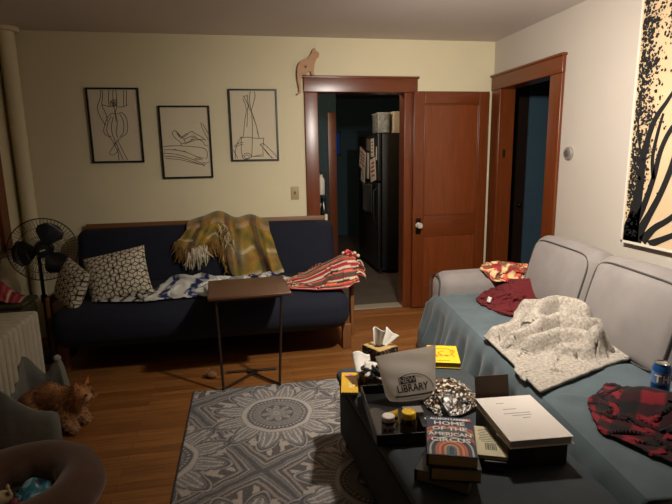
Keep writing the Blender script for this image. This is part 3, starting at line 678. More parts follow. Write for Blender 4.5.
# ================================================================== FOLDING TRAY TABLE
tt = thing('tray_table', 'small brown wooden tray table on thin legs in front of the futon', 'table', (0, -1.25, 0))
w_tab = wood('walnut', (84, 50, 30), .38, 'x', .25); w_leg = mat('dark_metal_leg', (40, 28, 22), .4)
obj('table_top', tf(rbox((0, 0, 0), (.515, .46, .022), .008), (0, -1.262, .615), (0, 0, 3)), w_tab, tt)
fl, frr = (-.185, -1.478), (.17, -1.484)
for a, b in ((fl, (-.20, -1.462)), (frr, (.205, -1.455))):
    obj('leg', tube([(b[0], b[1], .606), (a[0], a[1], .012)], .0085, 8), w_leg, tt)
    obj('base_bar', tube([(a[0], a[1], .020), (a[0]*.15, -1.30, .016), (-a[0]*.2, -1.225, .012)], .007, 6), w_leg, tt)
obj('cross_bar', tube([(-.175, -1.205, .010), (.165, -1.215, .010)], .007, 6), w_leg, tt)
obj('top_rail', rbox((0, -1.43, .592), (.42, .018, .022), .003, (0, 0, 3)), w_leg, tt); obj('top_rail', rbox((0, -1.12, .592), (.41, .018, .022), .003, (0, 0, 3)), w_leg, tt)

# ================================================================== PEDESTAL FAN
fn = thing('pedestal_fan', 'black pedestal fan with a round wire cage left of the futon', 'fan', (-1.50, -.60, 0))
m_fan = mat('fan_black', (13, 13, 14), .4); m_blade = mat('fan_blade', (20, 22, 24), .35)
fc = A([-1.43, -.66, .835])
Mx = Euler((R(-4), 0, R(16))).to_matrix()
def ft(g): return (A(g[0]) @ np.array(Mx).T+fc, g[1])              # local: disc in xz plane facing -y
obj('fan_base', lathe([(.001, .002), (.17, .002), (.175, .012), (.16, .028), (.05, .045), (.03, .06), (.001, .06)], 28, (-1.50, -.57, 0)), m_fan, fn)
obj('pole', cyl((-1.50, -.57, .05), .013, .72, 14), m_fan, fn)
obj('height_collar', cyl((-1.50, -.57, .42), .022, .06, 14), m_fan, fn)
obj('motor_housing', ft(tf(lathe([(.001, -.03), (.05, -.03), (.065, 0), (.065, .05), (.045, .10), (.001, .11)], 24), (0, 0.03, 0), (-90, 0, 0))), m_fan, fn)
g = []
Rc = .222
for k in range(56):
    a = 2*math.pi*k/56; pr = [(.04, -.075), (.10, -.085), (.17, -.07), (.21, -.035), (Rc, 0)]
    g.append(tube(smooth_path([(r*math.cos(a+.25*(r/.22)), y, r*math.sin(a+.25*(r/.22))) for r, y in pr], 3), .0013, 4))
    g.append(tube(smooth_path([(r*math.cos(a), y, r*math.sin(a)) for r, y in [(.06, .06), (.15, .06), (.21, .03), (Rc, 0)]], 2), .0013, 4))
def ring(r, y, w): return tube([(r*math.cos(2*math.pi*i/48), y, r*math.sin(2*math.pi*i/48)) for i in range(48)], w, 6, True)
g += [ring(Rc, 0, .0045), ring(.16, -.073, .002), ring(.10, -.085, .002)]
cg = obj('cage', ft(join(g)), m_fan, fn)
obj('front_cap', ft(tf(lathe([(.001, 0), (.046, 0), (.042, .012), (.001, .016)], 24), (0, -.074, 0), (90, 0, 0))), m_fan, cg)
obj('brand_plate', ft(rbox((.0, -.0905, .0), (.036, .002, .009), .0005, (0, -14, 0))), mat('plate_silver', (180, 180, 176), .35), cg, label='silver name plate')
for k in range(3):
    a0 = R(66+120*k); q = np.zeros((10, 12, 3))
    for i, r in enumerate(np.linspace(.03, .195, 10)):
        wd = np.interp(r, [.03, .08, .14, .18, .195], [.35, .62, .66, .5, .22])
        for j, s in enumerate(np.linspace(-1, 1, 12)): q[i, j] = (r*math.cos(a0+s*wd), -.015-.022*s*(r/.2), r*math.sin(a0+s*wd))
    obj('blade', ft(surf(q)), m_blade, fn, solid=.003)
obj('hub', ft(tf(cyl((0, 0, -.025), .036, .05, 18), (0, -.02, 0), (90, 0, 0))), m_blade, fn)

# ================================================================== RADIATOR and what stands behind it
rd = thing('radiator', 'white cast iron radiator along the left wall', 'radiator', (-1.46, -1.6, 0))
m_rad = mat('radiator_paint', (196, 188, 166), .5, .08, 14, .08, 30)
for k in range(15):
    y = -1.155-.062*k; prof = []
    sec = join([rbox((-1.355, y, .29), (.05, .046, .44), .022, n=1), rbox((-1.465, y, .29), (.05, .046, .44), .022, n=1), rbox((-1.575, y, .29), (.05, .046, .44), .022, n=1),
                rbox((-1.465, y, .49), (.27, .05, .06), .024, n=1), rbox((-1.465, y, .09), (.27, .05, .06), .024, n=1)])
    s_ = obj('radiator_section', sec, m_rad, rd)
    if k in (0, 14):
        for xx in (-1.36, -1.57): obj('foot', rbox((xx, y, .032), (.05, .046, .06), .012), m_rad, s_)
obj('end_plug', tf(cyl((0, 0, 0), .022, .02, 14), (-1.465, -1.135, .49), (90, 0, 0)), m_rad, rd)
hb = thing('hamper', 'olive green fabric hamper behind the radiator in the left corner', 'hamper', (-1.60, -.98, 0))
obj('hamper_body', rbox((-1.60, -.955, .262), (.31, .24, .52), .03, n=2), mat('olive_canvas', (62, 58, 34), .9, .1, 40), hb)
obj('hamper_lid', rbox((-1.60, -.955, .535), (.325, .255, .03), .012), mat('olive_canvas', (62, 58, 34), .9, .1, 40), hb)
P = coons([(-1.70, -1.07), (-1.55, -1.075), (-1.455, -1.06)], [(-1.72, -.88), (-1.6, -.86), (-1.48, -.88)], [(-1.70, -1.07), (-1.72, -.88)], [(-1.455, -1.06), (-1.48, -.88)], 36, 36)
X = crumple(P, 1.2, lambda x, y: .552+.14*np.exp(-((x+1.62)/.075)**2-((y+.97)/.08)**2), 3, 70, .02, .3)
S, T = st_grid(36, 36)
k = ((S*14).astype(int)) % 4
obj('red_cloth', surf(X), mat('striped_red', (150, 60, 60), .95, .1, 60, .2, 200, attr=True), col=A([lin(146, 44, 48), lin(186, 160, 146), lin(120, 34, 40), lin(160, 70, 70)])[k].reshape(-1, 3), solid=-.003, label='red and cream striped cloth bundled on top of the hamper', cat='cloth')

# ================================================================== GREY SOFA along the right wall
SO, SA = A([1.36, -1.08]), R(-6)
def sw(u, v):                                                       # sofa depth u, length v -> world x, y
    return SO[0]+u*math.cos(SA)+v*math.sin(SA), SO[1]+u*math.sin(SA)-v*math.cos(SA)
def to_uv(x, y):
    dx, dy = x-SO[0], y-SO[1]; return dx*math.cos(SA)+dy*math.sin(SA), dx*math.sin(SA)-dy*math.cos(SA)
so = thing('sofa', 'large grey upholstered sofa with piped cushions along the right wall', 'sofa', (SO[0], SO[1], 0), -6)
m_sofa = mat('sofa_velour', (126, 118, 114), .85, .10, 7, .1, 260, sheen=.15)
m_pipe = mat('sofa_piping', (70, 64, 62), .8)
def so_obj(n, g, m, parent=so, **k): return obj(n, g, m, parent, local=True, **k)
so_obj('base', rbox((.43, -1.22, .185), (.80, 2.36, .23), .03, n=2), m_sofa)
a_ = so_obj('arm', rbox((.415, -.125, .345), (.87, .25, .55), .085, n=5, bulge=(.006, .012, .018)), m_sofa)
so_obj('piping', tube(smooth_path([(-.022, -.245, .10), (-.022, -.245, .50), (-.012, -.225, .575), (-.006, -.125, .612), (-.012, -.025, .575), (-.022, -.006, .50), (-.022, -.006, .10)], 6), .005, 6), m_pipe, a_)
so_obj('back_frame', rbox((.80, -1.24, .42), (.16, 2.42, .66), .05, n=3), m_sofa)
so_obj('arm', rbox((.415, -2.53, .345), (.87, .25, .55), .085, n=3, bulge=(.006, .012, .018)), m_sofa)
for k, v in enumerate((.26, .975, 1.69)):
    so_obj('seat_cushion', rbox((.325, -(v+.355), .385), (.66, .71, .165), .05, n=5, bulge=(.015, 0, .012)), m_sofa)
    cgeo = rbox((0, 0, 0), (.20, .715, .47), .075, n=7, bulge=(.045, .01, .02))
    bc_ = so_obj('back_cushion', tf(cgeo, (.685, -(v+.357), .665), (0, 14, 0)), m_sofa)
    lp = []
    hw, hh = .322, .204
    for t in np.linspace(0, 2*math.pi, 49)[:-1]:
        c, s = math.cos(t), math.sin(t); yv, zv = hw*np.sign(c)*abs(c)**.32, hh*np.sign(s)*abs(s)**.32; lp.append((-.0925-.045*(1-(yv/.357)**2)*(1-(zv/.235)**2), yv, zv))
    so_obj('piping', tf(tube(lp, .0048, 6, True), (.685, -(v+.357), .665), (0, 14, 0)), m_pipe, bc_)
for u, v in ((.06, .07), (.80, .07), (.06, 2.55), (.80, 2.55)): so_obj('foot', rbox((u, -v, .036), (.07, .07, .07), .008), wood('sofa_foot', (70, 42, 24), .4, 'z'))

# teal cover over the seat, hanging down in front
nv_, nt_ = 150, 70
S, T = st_grid(nv_, nt_)
top_len, fr_len = .60, .40
d = T*(top_len+fr_len+.06)
uu = np.where(d < top_len, .60-d, 0.); zz = np.full_like(d, .486)
v_lo = np.where(d < top_len, .262, np.interp(d, [top_len, top_len+.1, 1.06], [.23, .06, .03])); vv = v_lo+(2.38-v_lo)*S
bend = np.clip((d-top_len)/.07, 0, 1); dn = np.clip(d-top_len-.02, 0, None)
uu = np.where(d >= top_len, -.012-.028*np.sin(bend*math.pi/2)+0*d, uu); zz = np.where(d >= top_len, .486-.018*(1-np.cos(bend*math.pi/2))-dn, zz)
fl_ = np.clip(dn/.3, 0, 1)
uu = uu-.012*bend-fl_*(.028+.030*np.sin(vv*22+2.*np.sin(vv*5))+.014*np.sin(vv*47+fl_*2))-.02*fl_**2
topm = np.clip((top_len-d)/.08, 0, 1)*np.clip(d/.1, 0, 1)
zz = zz+topm*(.006*np.abs(vnoise(uu*16, vv*12, 6))+.010*np.exp(-((vv-.55-uu*.6)/.018)**2)+.008*np.exp(-((vv-.95+uu*.4)/.02)**2)+.009*np.exp(-((vv-1.75-uu*.3)/.02)**2)+.012*np.clip(1-(vv-.26)/.06, 0, 1))
zz = np.maximum(zz, .02); wx, wy = sw(uu, vv)
obj('seat_cover', surf(np.stack([wx, wy, zz], -1)), mat('teal_cover', (76, 89, 94), .9, .14, 9, .2, 240, sheen=.15), solid=-.004, label='teal blue cover spread over the grey sofa seat and hanging down its front', cat='sofa cover')
SZ = .496
def sofa_support(x, y):
    u, v = to_uv(x, y); z = np.where(v < .26, .638, SZ)
    return np.where(u < -.045, .30, z)
# dark red sweater
P = coons([(1.48, -1.57), (1.50, -1.72), (1.56, -1.88)], [(1.78, -1.34), (1.92, -1.42), (2.00, -1.54)], [(1.48, -1.57), (1.58, -1.42), (1.78, -1.34)], [(1.56, -1.88), (1.80, -1.80), (2.00, -1.54)], 76, 76)
X = crumple(P, 1.6, lambda x, y: SZ+.11*np.exp(-((x-1.82)/.16)**2-((y+1.52)/.15)**2)+.05*np.exp(-((x-1.66)/.06)**2-((y+1.62)/.12)**2)+.05*np.exp(-((x-1.90)/.05)**2-((y+1.56)/.06)**2), 21, 120, .05, .5, freq=8)
sg = thing('sweater', 'dark red knitted sweater crumpled on the sofa seat beside the arm', 'sweater', (1.75, -1.6, SZ))
obj('sweater_body', surf(X), mat('red_knit', (92, 15, 20), .95, .12, 50, .4, 300), sg, solid=-.005)
obj('care_tag', rbox((1.512, -1.662, SZ+.045), (.012, .03, .035), .004, (0, 20, 10)), mat('tag_white', (210, 205, 200), .6), sg, label='small white tag')
# floral scarf on the arm
P = coons([(1.68, -1.42), (1.80, -1.46), (1.96, -1.40)], [(1.70, -1.16), (1.84, -1.13), (2.02, -1.18)], [(1.68, -1.42), (1.66, -1.28), (1.70, -1.16)], [(1.96, -1.40), (2.04, -1.28), (2.02, -1.18)], 64, 44)
X = crumple(P, 1.6, lambda x, y: np.where(y > -1.34, .642, .58)+.012*np.exp(-((x-1.8)/.12)**2), 31, 80, .03, .3, freq=12)
S, T = st_grid(64, 44)
n1, n2, n3 = vnoise(S*26, T*20, 2), vnoise(S*34, T*28, 9), vnoise(S*22, T*30, 14)
fcx = np.where((n1 > .25)[..., None], A(lin(216, 190, 140)), A(lin(150, 40, 44))); fcx = np.where((n2 > .55)[..., None], A(lin(206, 96, 60)), fcx); fcx = np.where((n3 > .75)[..., None], A(lin(96, 92, 60)), fcx)
obj('floral_scarf', surf(X), mat('floral_cotton', (180, 80, 70), .9, attr=True), col=fcx.reshape(-1, 3), solid=-.003, label='red and cream floral scarf heaped on top of the grey sofa arm', cat='scarf')
# cream fleece blanket
P = coons([(1.215, -2.19), (1.19, -2.45), (1.145, -2.815)], [(1.64, -1.80), (1.86, -1.98), (1.94, -2.25), (1.89, -2.55)], [(1.215, -2.19), (1.42, -2.06), (1.64, -1.80)], [(1.145, -2.815), (1.48, -2.69), (1.89, -2.55)], 110, 110)
def cream_mound(x, y):
    b = sofa_support(x, y)
    def rdg(x0, y0, x1, y1, w, h):
        t = np.clip(((x-x0)*(x1-x0)+(y-y0)*(y1-y0))/((x1-x0)**2+(y1-y0)**2), 0, 1); dd = np.hypot(x-x0-t*(x1-x0), y-y0-t*(y1-y0)); return h*np.exp(-(dd/w)**2)
    m = .055*np.exp(-((x-1.64)/.20)**2-((y+2.22)/.24)**2)
    def poly(pts, w, h): return np.max([rdg(*p, *q, w, h) for p, q in zip(pts[:-1], pts[1:])], axis=0)
    m = m+poly([(1.44, -2.27), (1.55, -2.16), (1.695, -2.08), (1.76, -2.16), (1.74, -2.26)], .042, .125)+poly([(1.28, -2.36), (1.434, -2.33), (1.577, -2.275), (1.665, -2.36), (1.75, -2.36)], .030, .085)
    m = m+poly([(1.33, -2.43), (1.50, -2.40), (1.60, -2.46), (1.60, -2.54), (1.68, -2.46)], .028, .080)+poly([(1.46, -2.50), (1.54, -2.55), (1.64, -2.52)], .026, .055)+poly([(1.25, -2.23), (1.39, -2.19), (1.50, -2.06)], .030, .065)+poly([(1.60, -1.93), (1.72, -1.98), (1.84, -2.10)], .036, .09)
    return np.maximum(b, SZ)+m
X = crumple(P, 1.30, cream_mound, 44, 120, .015, .25, grav=.002, freq=9)
flat_ = np.clip((1.50-X[..., 0])/.1, 0, 1)
obj('fleece_blanket', surf(X), mat('sherpa', (160, 150, 138), 1, .38, 75, 1.0, 95, sheen=.1), solid=-.012, label='cream fleece blanket crumpled in a heap on the sofa seat', cat='blanket', sub=0)
# red and black plaid blanket
P = coons([(1.215, -3.03), (1.20, -3.14), (1.26, -3.30), (1.34, -3.48)], [(1.46, -2.80), (1.50, -3.02), (1.62, -3.06), (1.86, -3.10)], [(1.215, -3.03), (1.33, -2.90), (1.46, -2.80)], [(1.34, -3.48), (1.6, -3.4), (1.86, -3.10)], 90, 70)
X = crumple(P, 1.5, lambda x, y: sofa_support(x, y)*0+SZ+.07*np.exp(-((y+2.90+.42*(x-1.46))/.07)**2)*np.clip((x-1.44)/.15, 0, 1)+.13*np.exp(-((x-1.56)/.17)**2-((y+3.18)/.12)**2)+.09*np.exp(-((x-1.40)/.09)**2-((y+3.05)/.12)**2), 57, 130, .06, .22, freq=9)
S, T = st_grid(90, 70)
kx, ky = ((S*6+.12*np.sin(T*7)) % 1 < .5), ((T*5+.1*np.sin(S*9)) % 1 < .5)
pc = np.where((kx & ky)[..., None], A(lin(116, 16, 28)), np.where((kx ^ ky)[..., None], A(lin(44, 10, 16)), A(lin(12, 11, 13))))
obj('plaid_blanket', surf(X), mat('plaid_flannel', (120, 20, 30), .95, .1, 60, .3, 260, attr=True), col=pc.reshape(-1, 3), solid=-.005, label='red and black buffalo plaid blanket bunched near the front of the sofa', cat='blanket')
# can
cn = thing('drink_can', 'blue and white drink can standing behind the plaid blanket on the sofa', 'can', (1.565, -2.965, SZ))
cc = (1.568, -2.955, SZ)
obj('can_body', lathe([(.001, .002), (.026, .002), (.033, .012), (.033, .135), (.027, .150)], 28, cc), mat('can_blue', (30, 84, 150), .3, metal=.3), cn)
obj('can_band', lathe([(.0332, .075), (.0334, .075), (.0334, .122), (.0332, .122)], 28, cc), mat('can_band', (104, 140, 186), .35, metal=.2), cn, label='pale band round the can')
obj('can_rim', lathe([(.027, .150), (.0285, .152), (.0275, .155), (.025, .151), (.001, .148)], 28, cc), mat('aluminium', (200, 200, 200), .25, metal=1), cn)
angc = math.atan2(-4.53+2.955, 0-1.568)
def can_glyphs(rad, grow):
    gs = []
    for x0, x1, z0, z1 in ((-.027, -.001, .009, .016), (-.0175, -.0105, -.016, .009), (.003, .010, -.016, .016), (.019, .026, -.016, .016), (.010, .019, -.003, .004)):
        P_ = np.stack(np.meshgrid(np.linspace(x0-grow, x1+grow, 9), np.linspace(z0-grow, z1+grow, 2), indexing='ij'), -1); a = angc+.12+P_[..., 0]/.0338
        gs.append(surf(np.stack([rad*np.cos(a), rad*np.sin(a), P_[..., 1]+.098], -1)+A(cc)))
    return join(gs)
obj('can_letters', can_glyphs(.0342, 0), mat('letter_white', (235, 235, 230), .5), cn)
obj('letter_outline', can_glyphs(.0338, .0018), mat('letter_navy', (18, 26, 50), .5), cn, label='dark outline behind the letters')  # navy outline printed round the white letters

# ================================================================== OTTOMAN
OT = .42
ot = thing('ottoman', 'long dark charcoal upholstered ottoman bench in front of the grey sofa', 'ottoman', (.405, -2.20, 0), 4)
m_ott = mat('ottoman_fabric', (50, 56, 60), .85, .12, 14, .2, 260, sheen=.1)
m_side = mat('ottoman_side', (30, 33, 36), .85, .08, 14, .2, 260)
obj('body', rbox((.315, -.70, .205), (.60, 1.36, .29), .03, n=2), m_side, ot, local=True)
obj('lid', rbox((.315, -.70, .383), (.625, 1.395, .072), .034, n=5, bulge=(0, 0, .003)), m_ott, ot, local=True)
obj('piping', tube([(.006+.618*p[0], -.008-1.384*p[1], .362) for p in [(0, .05), (.05, .0), (.95, 0), (1, .05), (1, .97), (.95, 1), (.05, 1), (0, .97)]], .0045, 6, True), m_side, ot, local=True)
for a, b in ((.06, -.07), (.57, -.07), (.06, -1.33), (.57, -1.33)): obj('foot', cyl((a, b, .012), .026, .055, 12), m_black, ot, local=True)

Z0 = .4245
def book(name, label, cx, cy, z, w, h, t, rot, cover, pages=(196, 176, 130), group=None, cat='book'):
    b = thing(name, label, cat, (cx, cy, z), rot, group)
    obj('pages', rbox((.003, 0, t/2), (w-.008, h-.008, t-.006), .001), mat('page_edges_%d' % pages[0], pages, .85, .15, 3, stretch=(1, 1, 400)), b, local=True)
    mc = mat('cover_'+'_'.join(map(str, cover)), cover, .45, .05, 8)
    obj('front_cover', rbox((0, 0, t-.0015), (w, h, .003), .001), mc, b, local=True)
    obj('back_cover', rbox((0, 0, .0015), (w, h, .003), .001), mc, b, local=True)
    obj('spine', rbox((-w/2+.0015, 0, t/2), (.003, h, t), .001), mc, b, local=True)
    return b
def on(b, name, g, m, **k): return obj(name, g, m, b, local=True, **k)
# --- the stack with the lettered novel on top
black_case = book('thick_book', 'thick dark book at the bottom of the stack under the two novels', .635, -3.105, Z0, .175, .225, .042, -38, (34, 30, 32), (120, 104, 74), 'books stacked on the ottoman')
b2 = book('novel', 'tan-edged novel lying directly under the colourful novel', .632, -3.118, Z0+.0425, .158, .238, .046, -17, (30, 32, 44), (170, 152, 104), 'books stacked on the ottoman')
b1 = book('novel', 'novel with rainbow arch cover lettered HOME OF THE AMERICAN CIRCUS', .628, -3.115, Z0+.089, .155, .235, .040, -20, (58, 66, 88), (186, 164, 112), 'books stacked on the ottoman')
zt = .0404
def arch(rx, ry, w, y0=-.115, n=30, tall=.03):
    pts = [(rx*math.cos(a), y0+tall+ry*math.sin(a)) for a in np.linspace(0, math.pi, n)]; pts = [(rx, y0)]+pts+[(-rx, y0)]
    inn = [(max(rx-w, .0005)*math.cos(a), y0+tall+max(ry-w, .0005)*math.sin(a)) for a in np.linspace(0, math.pi, n)]; inn = [(max(rx-w, .0005), y0)]+inn+[(-max(rx-w, .0005), y0)]
    S_ = np.stack([A(pts), A(inn)], 1); q = np.zeros(S_.shape[:2]+(3,)); q[..., :2] = S_; q[..., 0] = np.clip(q[..., 0], -.0755, .0755); q[..., 1] = np.clip(q[..., 1], -.1155, .1155)
    return surf(q)
bands = [(.128, .150, (190, 92, 92)), (.115, .133, (206, 142, 96)), (.102, .117, (86, 108, 116)), (.092, .104, (178, 98, 84)), (.080, .090, (54, 62, 86)), (.068, .077, (196, 196, 176)), (.062, .070, (60, 70, 92)), (.050, .058, (204, 110, 76)), (.040, .047, (216, 150, 100)), (.032, .039, (176, 72, 66)), (.023, .030, (206, 160, 110)), (.016, .022, (88, 120, 126))]
for k, (rx, ry, c) in enumerate(bands):
    g_ = arch(rx, ry, .011 if k < 5 else .009); on(b1, 'cover_arch', (A(g_[0])+A([0, 0, zt+.0001*k]), g_[1]), mat('arch_%d' % k, c, .5))
on(b1, 'cover_badge', rbox((.058, .098, zt+.0013), (.03, .016, .0006), 0), mat('badge_pink', (226, 110, 110), .5))
m_let = mat('letter_white', (235, 235, 230), .5)
for body, y, sz, kx_ in (('ALLISON LARKIN', .098, .0165, 1.0), ('HOME', .070, .032, 1.15), ('OF THE', .036, .030, 1.12), ('AMERICAN', .001, .028, 1.0), ('CIRCUS', -.033, .032, 1.15)):
    v, f = text(body, sz, kx_, .0009); on(b1, 'cover_lettering', (v+A([0, y, zt+.0017]), f), m_let)
# --- barcode book on a black case
cs = thing('glasses_case', 'small black case lying right of the book stack under the barcode book', 'case', (.805, -3.075, Z0), -22)
on(cs, 'case_base', rbox((0, 0, .013), (.075, .17, .025), .009), m_black); on(cs, 'case_lid', rbox((0, 0, .031), (.077, .172, .012), .005), mat('case_lid', (26, 20, 20), .4))
bb = book('paperback', 'cream paperback with a barcode right of the stacked novels', .803, -3.055, Z0+.0375, .10, .185, .014, -22, (206, 194, 158), (196, 180, 140))
zb = .0143
on(bb, 'barcode', join([rbox((-.018+.0032*i, -.038, zb), (w_, .042, .0004), 0) for i, w_ in enumerate([.0022, .001, .0016, .0024, .001, .002, .001, .0024, .0014, .002, .001, .0022])]), m_ink)
on(bb, 'printed_text', join([rbox((-.004+rng.uniform(-.004, .004), .07-.011*i, zb), (rng.uniform(.045, .07), .0028, .0004), 0) for i in range(8)]), mat('grey_print', (96, 92, 90), .6))
# --- box, manuscript and booklet
bx = thing('cardboard_box', 'dark cardboard box under the white manuscript with one brown flap raised', 'box', (.935, -3.015, Z0), -4)
m_card = mat('brown_cardboard', (84, 66, 52), .8, .08, 12); m_card2 = mat('dark_box', (44, 36, 32), .7, .25, 25)
W_, L_, Hh = .205, .275, .081
on(bx, 'box_bottom', rbox((0, 0, .003), (W_, L_, .005), .001), m_card2)
for nm, c_, s_ in (('side_wall', (-W_/2, 0, Hh/2), (.005, L_, Hh)), ('side_wall', (W_/2, 0, Hh/2), (.005, L_, Hh)), ('front_wall', (0, -L_/2, Hh/2), (W_, .005, Hh)), ('back_wall', (0, L_/2, Hh/2), (W_, .005, Hh))):
    on(bx, nm, rbox(c_, s_, .001), m_card2)
on(bx, 'flap', rbox((-.035, L_/2+.022, .138), (.135, .004, .105), .001, (-12, 0, 0)), m_card)
mn = thing('manuscript', 'thick white bound manuscript with a printed title page on the cardboard box', 'document', (.932, -3.03, Z0+Hh+.007), -4)
on(mn, 'pages', rbox((0, 0, .013), (.212, .288, .022), .002), mat('manuscript_pages', (190, 182, 168), .85, .2, 3, stretch=(1, 1, 300)))
on(mn, 'cover_sheet', rbox((0, 0, .0265), (.219, .296, .003), .001), mat('white_paper', (226, 216, 206), .6))
on(mn, 'back_cover', rbox((.002, 0, .001), (.222, .30, .002), .0005), mat('white_paper', (226, 216, 206), .6))
tl = [(-.03, .098, .03), (-.015, .052, .05), (.0, .022, .10), (.012, .006, .075), (.02, -.012, .03)]
on(mn, 'title_lines', join([rbox((x_+dx-w_/2+i*.007, y_, .0283), (.0048, .0035, .0004), 0) for x_, y_, w_ in tl for dx in (0,) for i in range(int(w_/.007))]), mat('grey_print', (96, 92, 90), .6))
bl_ = thing('booklet', 'thin white booklet sticking out at the left beneath the manuscript', 'booklet', (.875, -3.115, Z0+Hh+.0005), 2)
on(bl_, 'booklet_cover', rbox((0, 0, .005), (.115, .09, .002), .0005), mat('white_paper', (226, 216, 206), .6)); on(bl_, 'booklet_block', rbox((.001, 0, .002), (.110, .086, .004), .001), mat('manuscript_pages', (190, 182, 168), .85))
# --- yellow book at the back
yb = book('yellow_book', 'yellow hardback book with a small drawing near the sofa end of the ottoman', .965, -2.235, Z0, .155, .225, .030, -18, (232, 192, 40), (150, 128, 52))
on(yb, 'cover_drawing', join([tube(smooth_path([(-.04+.03*i+rng.normal(0, .008), -.06+rng.uniform(0, .12), .0312) for _ in range(5)], 4), .0016, 4) for i in range(4)] + [tube([(.055*math.cos(a), .02+.05*math.sin(a), .0312) for a in np.linspace(0, 6.28, 25)], .0014, 4)]), mat('drawing_red', (190, 96, 50), .6))
on(yb, 'cover_text', join([rbox((-.01+.008*i-.03, -.088, .0304), (.005, .007, .0005), 0) for i in range(9)]), m_ink)
# --- spiral notebook
nb = thing('spiral_notebook', 'yellow spiral notebook on the far left corner of the ottoman', 'notebook', (.437, -2.420, Z0), -12)
on(nb, 'notebook_pages', rbox((0, 0, .006), (.072, .205, .011), .001), mat('page_edges_196', (196, 176, 130), .85))
on(nb, 'notebook_cover', rbox((0, 0, .0125), (.076, .21, .002), .001), mat('cover_yellow', (226, 176, 30), .5))
on(nb, 'spiral', join([tube([(-.032+.0064*i+.0*a, -.106+.006*math.cos(a), .008+.008*math.sin(a)) for a in np.linspace(0, 6.28, 11)], .0013, 4) for i in range(11)]), m_black)
on(nb, 'cover_print', join([rbox((.008, .01-.013*i, .0138), (.026-.004*(i % 2), .007, .0004), 0) for i in range(6)]), mat('print_pale', (240, 214, 150), .6))
on(nb, 'cover_dot', cyl((.0, .075, .0135), .014, .0008, 18), mat('dot_pink', (220, 130, 150), .6), label='pink dot on the yellow cover')
# --- carton, letter and cables
ct = thing('small_carton', 'small brown carton between the spiral notebook and the grey plastic bag', 'box', (.540, -2.405, Z0), 6)
on(ct, 'carton_body', rbox((0, 0, .03), (.085, .085, .06), .002), mat('brown_carton', (120, 84, 46), .8)); on(ct, 'carton_lid', rbox((0, 0, .062), (.088, .088, .006), .001), mat('brown_carton', (120, 84, 46), .8))
lt = thing('letter', 'white folded letter with a black drawing leaning behind the small carton', 'paper', (.565, -2.33, Z0+.02))
nn = 10; S, T = st_grid(nn, nn)
q = np.stack([.462+.082*S, -2.450+.085*T-.01*S+.012*np.sin(T*3), Z0+.070+.060*T+.010*np.sin(S*5)-.022*(1-T)*S], -1)
obj('letter_sheet', surf(q), mat('white_paper', (226, 216, 206), .6), lt, solid=.002)
obj('letter_drawing', join([tube(smooth_path([(.518+.010*math.cos(k+i*1.3)+.004*i, -2.372+.004*i, Z0+.128+.010*math.sin(k*1.7+i)) for i in range(4)], 4), .002, 4) for k in range(3)]), m_ink, lt)
lt2 = obj('envelope', surf(np.stack([.490+.12*S+.01*T, -2.50+.05*T-.01*S, Z0+.07+.05*T-.045*S+.012*np.sin(S*4)], -1)), mat('white_paper', (226, 216, 206), .6), solid=.002, label='white torn envelope lying across the small brown carton', cat='envelope')
cb = thing('cable_bundle', 'tangled black charging cable heaped on the small carton', 'cable', (.60, -2.43, Z0))
for k in range(9):
    pts = [(.578+rng.normal(0, .040), -2.462+rng.normal(0, .028), Z0+.070+.032*rng.random()) for _ in range(9)]
    obj('cable_loop', tube(smooth_path(pts, 6), .0065, 6), m_black, cb)
obj('charger_plug', rbox((.530, -2.505, Z0+.02), (.055, .04, .035), .006, (0, 0, 20)), m_black, cb)
# --- tissue box
tb = thing('tissue_box', 'dark patterned tissue box with a white tissue pulled up', 'tissue box', (.622, -2.275, Z0), 28)
tn = 26; g_ = rbox((0, 0, .06), (.125, .125, .12), .002, n=tn)
tn1 = vnoise(g_[0][:, 0]*260+g_[0][:, 2]*90, g_[0][:, 1]*260+g_[0][:, 2]*200, 4); tcx = np.where((tn1 > .55)[:, None], A(lin(150, 120, 90)), np.where((tn1 < -.75)[:, None], A(lin(110, 60, 70)), A(lin(26, 24, 28))))
on(tb, 'box_carton', g_, mat('tissue_carton', (40, 36, 40), .5, attr=True), col=tcx)
on(tb, 'box_top', rbox((0, 0, .1208), (.118, .118, .0016), .0005), mat('box_top_tan', (176, 146, 84), .55), label='tan patterned top panel')
on(tb, 'slot', tf(cyl((0, 0, .121), .036, .0015, 24), (0, 0, 0), (0, 0, 0), (1, .62, 1)), m_black)
S, T = st_grid(40, 24)
wd_ = .045+.075*T**.7
q = np.stack([(S-.5)*wd_+.028*T, .016*np.sin(S*11+.5)*(.5+T)+.010*np.sin(S*23)*T-.004, .118+.088*T*(1-.45*(S-.30)**2*2)+.006*np.sin(S*14)*T], -1)
on(tb, 'tissue', tf(surf(q), (0, 0, 0), (0, 0, -28)), mat('tissue_white', (226, 220, 212), .9), solid=.002)
# --- grey plastic bag
pb = thing('plastic_bag', 'grey plastic shopping bag with black lettering standing on the ottoman', 'bag', (.665, -2.63, Z0))
S, T = st_grid(48, 40)
def bag_side(sign):
    w0 = np.interp(T, [0, .12, .5, 1], [.20, .225, .24, .268]); xc = .660-.014*T
    xx = xc+(S-.5)*w0; zz = Z0+.020+T*(.182+.030*S)
    thick = .042*np.maximum((1-np.abs(2*S-1)**3), 0)**.5*np.interp(T, [0, .08, .4, .8, 1], [.5, 1, .85, .35, .08])
    wr = .004*vnoise(S*9+T*4, T*7, 3)*(1-np.abs(2*S-1)**4)*np.sin(T*3.1)
    yy = -2.640+.045*T+sign*thick+wr-.003*np.sin(S*5+T*3)+.004*np.sin(T*16+S*3)*T*(1-np.abs(2*S-1)**2)
    return np.stack([xx, yy, zz], -1)
fa, ba = bag_side(-1), bag_side(1)
m_bag = mat('grey_polythene', (224, 216, 208), .32, .03, 5, .1, 18, alpha=.78)
